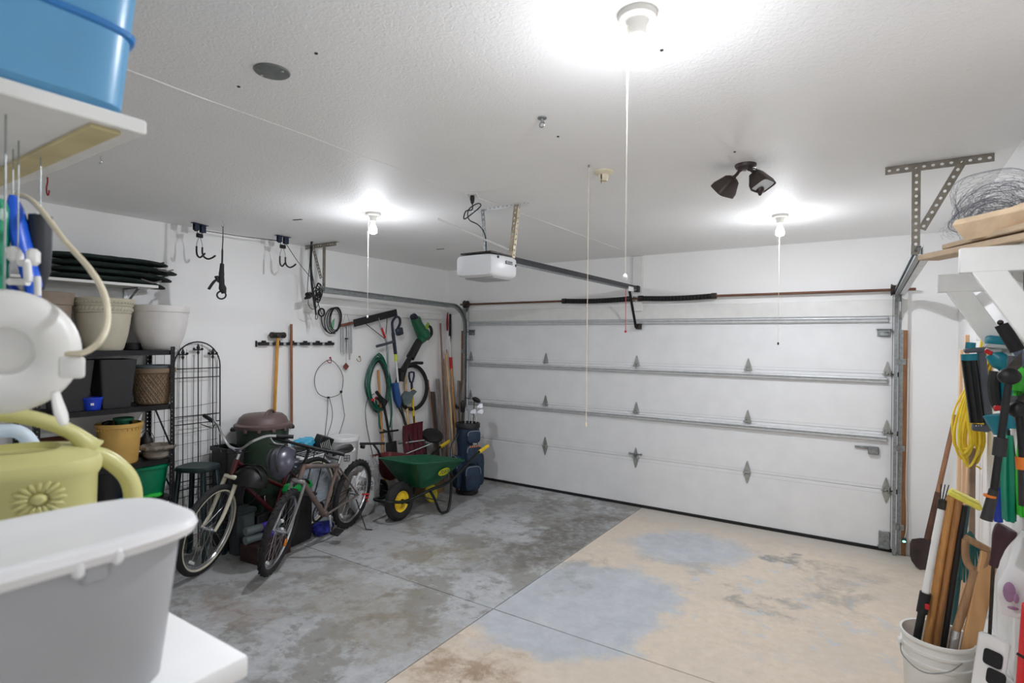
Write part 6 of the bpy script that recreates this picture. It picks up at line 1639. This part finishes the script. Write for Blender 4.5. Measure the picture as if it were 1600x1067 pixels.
# grey tote with white lid
t = thing('grey_tote', 'pale grey tote with a white lid in the foreground', 'tote', (3.79, -5.9, ZT))
c = V(3.797, -5.885, ZT+.001)
M_gt = mat('pale_grey_tote', (172, 174, 178), .38, 0, .03, 8)
MB().rrect([(.01, .01, 0), (.085, .19, 0), (.093, .198, .01), (.108, .222, .222), (.01, .01, .222)], c, None, 4.5, 64).build('tote_body', M_gt, t)
M_lid2 = mat('lid_white', (234, 234, 235), .3, 0, .02, 8)
MB().rrect([(.115, .232, .211), (.121, .240, .214), (.125, .244, .225), (.121, .24, .235), (.107, .225, .238), (.085, .2, .233), (.01, .01, .233)], c, None, 4.2, 72).build('lid', M_lid2, t)
l1_, l2_ = PX(3.915, 122, 890), PX(3.915, 183, 868); lt = (l1_+l2_)/2
for lp_ in (l1_, l2_): MB().box(lp_, (.014, .013, .022), bev=.004).build('latch_lug', M_lid2, t)
MB().box(lt+V(-.010, 0, -.014), (.014, .034, .03), bev=.006).build('latch', M_gt, t)
# watering can
wc_ = V(3.375, -5.705, ZT+.001)
vd = (CAM-wc_); vd.z = 0; vd.normalize(); sd = V(-vd.y, vd.x, 0)      # towards the opening side; sideways
M_wcan = mat('olive_yellow_plastic', (200, 196, 132), .36, 0, .05, 8)
t = thing('watering_can', 'olive yellow plastic watering can with moulded sunflower', 'watering can', wc_)
A = Matrix((sd, vd, V(0, 0, 1))).transposed().to_4x4(); A = A @ Matrix.Diagonal((1, 1, .91, 1)); A.translation = wc_ - sd*.045
b = MB().rrect([(.01, .01, 0), (.128, .10, 0), (.138, .108, .01), (.142, .112, .15), (.144, .114, .255), (.15, .12, .268), (.152, .122, .285), (.147, .118, .298), (.125, .10, .31), (.085, .07, .318), (.08, .065, .305), (.01, .01, .30)], (0, 0, 0), None, 3.2, 56)
b.v = [A @ p_ for p_ in b.v]; b.build('can_body', M_wcan, t)
hz = curve([V(.135, 0, .30), V(.10, 0, .345), (V(.03, 0, .384)), V(-.06, 0, .394), V(-.14, 0, .365), V(-.17, 0, .29)], 6)
MB().tube([A @ p_ for p_ in hz], [.03, .025, .022, .02, .018, .017]+[.016]*25, 12, sq=.85).build('top_handle', M_wcan, t)
hz = curve([V(.13, 0, .295), V(.165, 0, .272), V(.198, 0, .225), V(.206, 0, .165), V(.185, 0, .11), V(.135, 0, .07)], 6)
MB().tube([A @ p_ for p_ in hz], .0175, 12).build('back_handle', M_wcan, t)
MB().tube([A @ p_ for p_ in curve([V(-.12, 0, .06), V(-.22, 0, .16), V(-.30, 0, .30)], 5)], [.04]*4+[.03]*4+[.025]*3, 12).build('spout', M_wcan, t)
fc = V(.052, .114, .232)
for k in range(16):
    a = 2*PI*k/16; d1 = V(math.cos(a), 0, math.sin(a))
    pb = MB().ball((0, 0, 0), (.0135, .0045, .0052), 10, 6, Matrix((d1, V(0, 1, 0), d1.cross(V(0, 1, 0)))).transposed())
    pb.v = [A @ (p_+fc+d1*.027) for p_ in pb.v]; pb.build('petal', M_wcan, t)
pb = MB().ball(fc, (.0125, .008, .011), 14, 8); pb.v = [A @ p_ for p_ in pb.v]; pb.build('flower_centre', M_wcan, t)
MB().tube([A @ p_ for p_ in curve([fc+V(0, -.001, -.02), fc+V(-.004, -.001, -.08), fc+V(.0, -.003, -.15)], 4)], .006, 8).build('stem', M_wcan, t)
for pts in (((-.03, -.16), (-.06, -.09), (-.085, -.04), (-.075, .02), (-.09, .045)), ((-.03, -.16), (-.075, -.1), (-.1, -.04), (-.105, .01))):
    MB().tube([A @ (fc+V(x, -.003, z)) for x, z in [tuple(p_)[::2] for p_ in curve([V(x, 0, z) for x, z in pts], 4)]], .007, 8).build('leaf', M_wcan, t)
# pale blue detergent jug
jc = V(2.99, -5.72, ZT+.001)
t = thing('detergent_jug', 'pale blue plastic jug with loop handle behind watering can', 'jug', jc)
M_jug = mat('pale_blue_jug', (206, 220, 234), .4, 0, .04, 8)
MB().rrect([(.01, .01, 0), (.09, .07, 0), (.1, .08, .01), (.1, .08, .19), (.07, .06, .235), (.03, .03, .25), (.026, .026, .29), (.01, .01, .292)], jc, RZ(.6), 4, 40).build('jug_body', M_jug, t)
MB().tube(curve([jc+sd*.02+V(0, 0, .275), jc+sd*.09+V(0, 0, .275), jc+sd*.12+V(0, 0, .225), jc+sd*.085+V(0, 0, .195), jc+sd*.03+V(0, 0, .205)], 6), .016, 12).build('loop_handle', M_jug, t)
# hanging things under the overhead shelf
def FD(px, py, d): return CAM+(FW+RT*((px-800)/FPX)-UP*((py-533.5)/FPX))*d
M_gteal = mat('green_tube', (30, 150, 110), .4, 0, .06, 10)
def hung(name, label, cat, top, z0=2.2605):
    t = thing(name, label, cat, top)
    MB().tube([V(top.x, top.y, z0-.001), top+V(0, 0, -.004)], .0014, 6).build('hanging_wire', M_steel, t)
    return t
D_ = 1.12
tp = FD(-4, 312, D_); t = hung('green_tube', 'green tube with a painted highlight hanging under the overhead shelf', 'tube', tp)
MB().tube([tp, FD(-3, 326, D_), FD(-4, 490, D_)], [.013, .018, .019], 14).build('tube_body', M_gteal, t)
MB().ball(FD(4, 335, D_-.014), (.008, .008, .012), 10, 6).build('painted_highlight', mat('pale_mint', (210, 240, 228), .3, 0, .02, 8), t)  # pale bead on the tube's side, a highlight put in as colour
tp = FD(20, 305, D_+.03); t = hung('scoop', 'royal blue curved plastic scoop hanging under the shelf', 'scoop', tp)
MB().tube(curve([FD(20, 306, D_+.03), FD(24, 330, D_+.03), FD(32, 370, D_+.03), FD(42, 410, D_+.03), FD(51, 445, D_+.03), FD(52, 476, D_+.03)], 5), [.009, .012, .015, .0175, .020, .0215, .023, .024, .025, .0255, .026]+[.0255]*5+[.023]*5+[.019]*4+[.014], 12, sq=.6).build('blade', mat('royal_blue_gloss', (28, 92, 214), .32, 0, .08, 8), t)
MB().tube(curve([FD(15, 440, D_+.01), FD(25, 458, D_+.01), FD(33, 478, D_+.01)], 4), .011, 10, sq=.6).build('lower_tip', mat('navy_blue_gloss', (20, 58, 160), .32), t)
tp = FD(63, 336, D_+.06); t = hung('grip_tool', 'black ribbed grip tool hanging beside the blue scoop', 'tool', tp)
MB().tube([FD(63.5, 337, D_+.06), FD(62, 386, D_+.06), FD(64, 425, D_+.06), FD(58, 452, D_+.06)], [.0205, .021, .016, .011], 16).build('grip', mat('charcoal_rubber', (46, 48, 54), .55, 0, .1, 12), t)
MB().ball(FD(57, 335, D_+.055), (.005, .005, .005), 10, 6).build('end_stud', M_whitep, t)
# white clip rack that carries them
t = hung('clip_rack', 'white plastic clip rack between green tube and black grip', 'rack', FD(28, 382, D_-.02))
for (x0, y0, x1, y1) in ((14, 390, 30, 396), (30, 396, 32, 410), (14, 440, 44, 441), (42, 410, 44, 440), (30, 411, 44, 410)):
    MB().tube([FD(x0, y0, D_-.02), FD(x1, y1, D_-.02)], .007, 10).build('clip_arm', M_whitep, t)
MB().box(FD(22, 397, D_-.02), (.02, .022, .03), RZ(.5), bev=.006).build('clip_block', M_whitep, t)
MB().box(FD(52, 402, D_), (.02, .026, .034), RZ(.6), bev=.007).build('clip_pad', M_whitep, t)
MB().tube([FD(58, 432, D_), FD(59, 462, D_)], .006, 10).build('clip_pad', M_whitep, t)
# round white hose reel with cream line
D2 = .97
t = thing('line_reel', 'round white plastic line reel with cream cord hanging from shelf', 'reel', FD(22, 550, D2))
rc = FD(6, 549, D2); ax = (CAM-rc).normalized(); s1 = ax.cross(V(0, 0, 1)).normalized()*-1; u1 = ax.cross(s1)*-1
R3 = Matrix((s1, u1, s1.cross(u1))).transposed()
if (R3 @ V(0, 0, 1)).dot(ax) < 0: R3 = Matrix((s1, -u1, s1.cross(-u1))).transposed()
M_reel = mat('reel_white', (226, 225, 221), .4, 0, .03, 8)
b = MB().lathe([(.01, -.05), (.088, -.05), (.102, -.04), (.108, -.02), (.108, .0), (.101, .018), (.086, .03), (.05, .034), (.042, .03), (.036, .012), (.01, .010)], rc, 56, R3)
b.build('reel_case', M_reel, t)
MB().box(FD(112, 574, D2), (.036, .038, .03), R3, bev=.006, seg=2).build('outlet_spout', M_reel, t)
MB().tube(curve([FD(86, 612, D2-.01), FD(92, 636, D2-.01), FD(98, 655, D2-.01), FD(101, 664, D2-.01)], 4), [.010, .011, .012, .013, .014, .0145, .015, .0145, .013, .012, .011, .010, .008], 12, sq=.5).build('strap_end', M_reel, t)
MB().tube([V(rc.x, rc.y, 2.259), rc+V(0, 0, .10)], .0016, 8).build('hanging_wire', M_steel, t)
cp = [FD(104, 554, D2), FD(135, 549, D2), FD(158, 530, D2), FD(168, 500, D2+.03), FD(163, 460, D2+.06), FD(140, 420, D2+.10), FD(100, 375, D2+.15), FD(70, 335, D2+.18), FD(45, 310, D2+.2), FD(22, 303, D2+.2)]
MB().tube(curve(cp, 6), .0055, 8).build('cream_line', mat('cream_cord', (226, 216, 190), .6, 0, .04, 20), t)
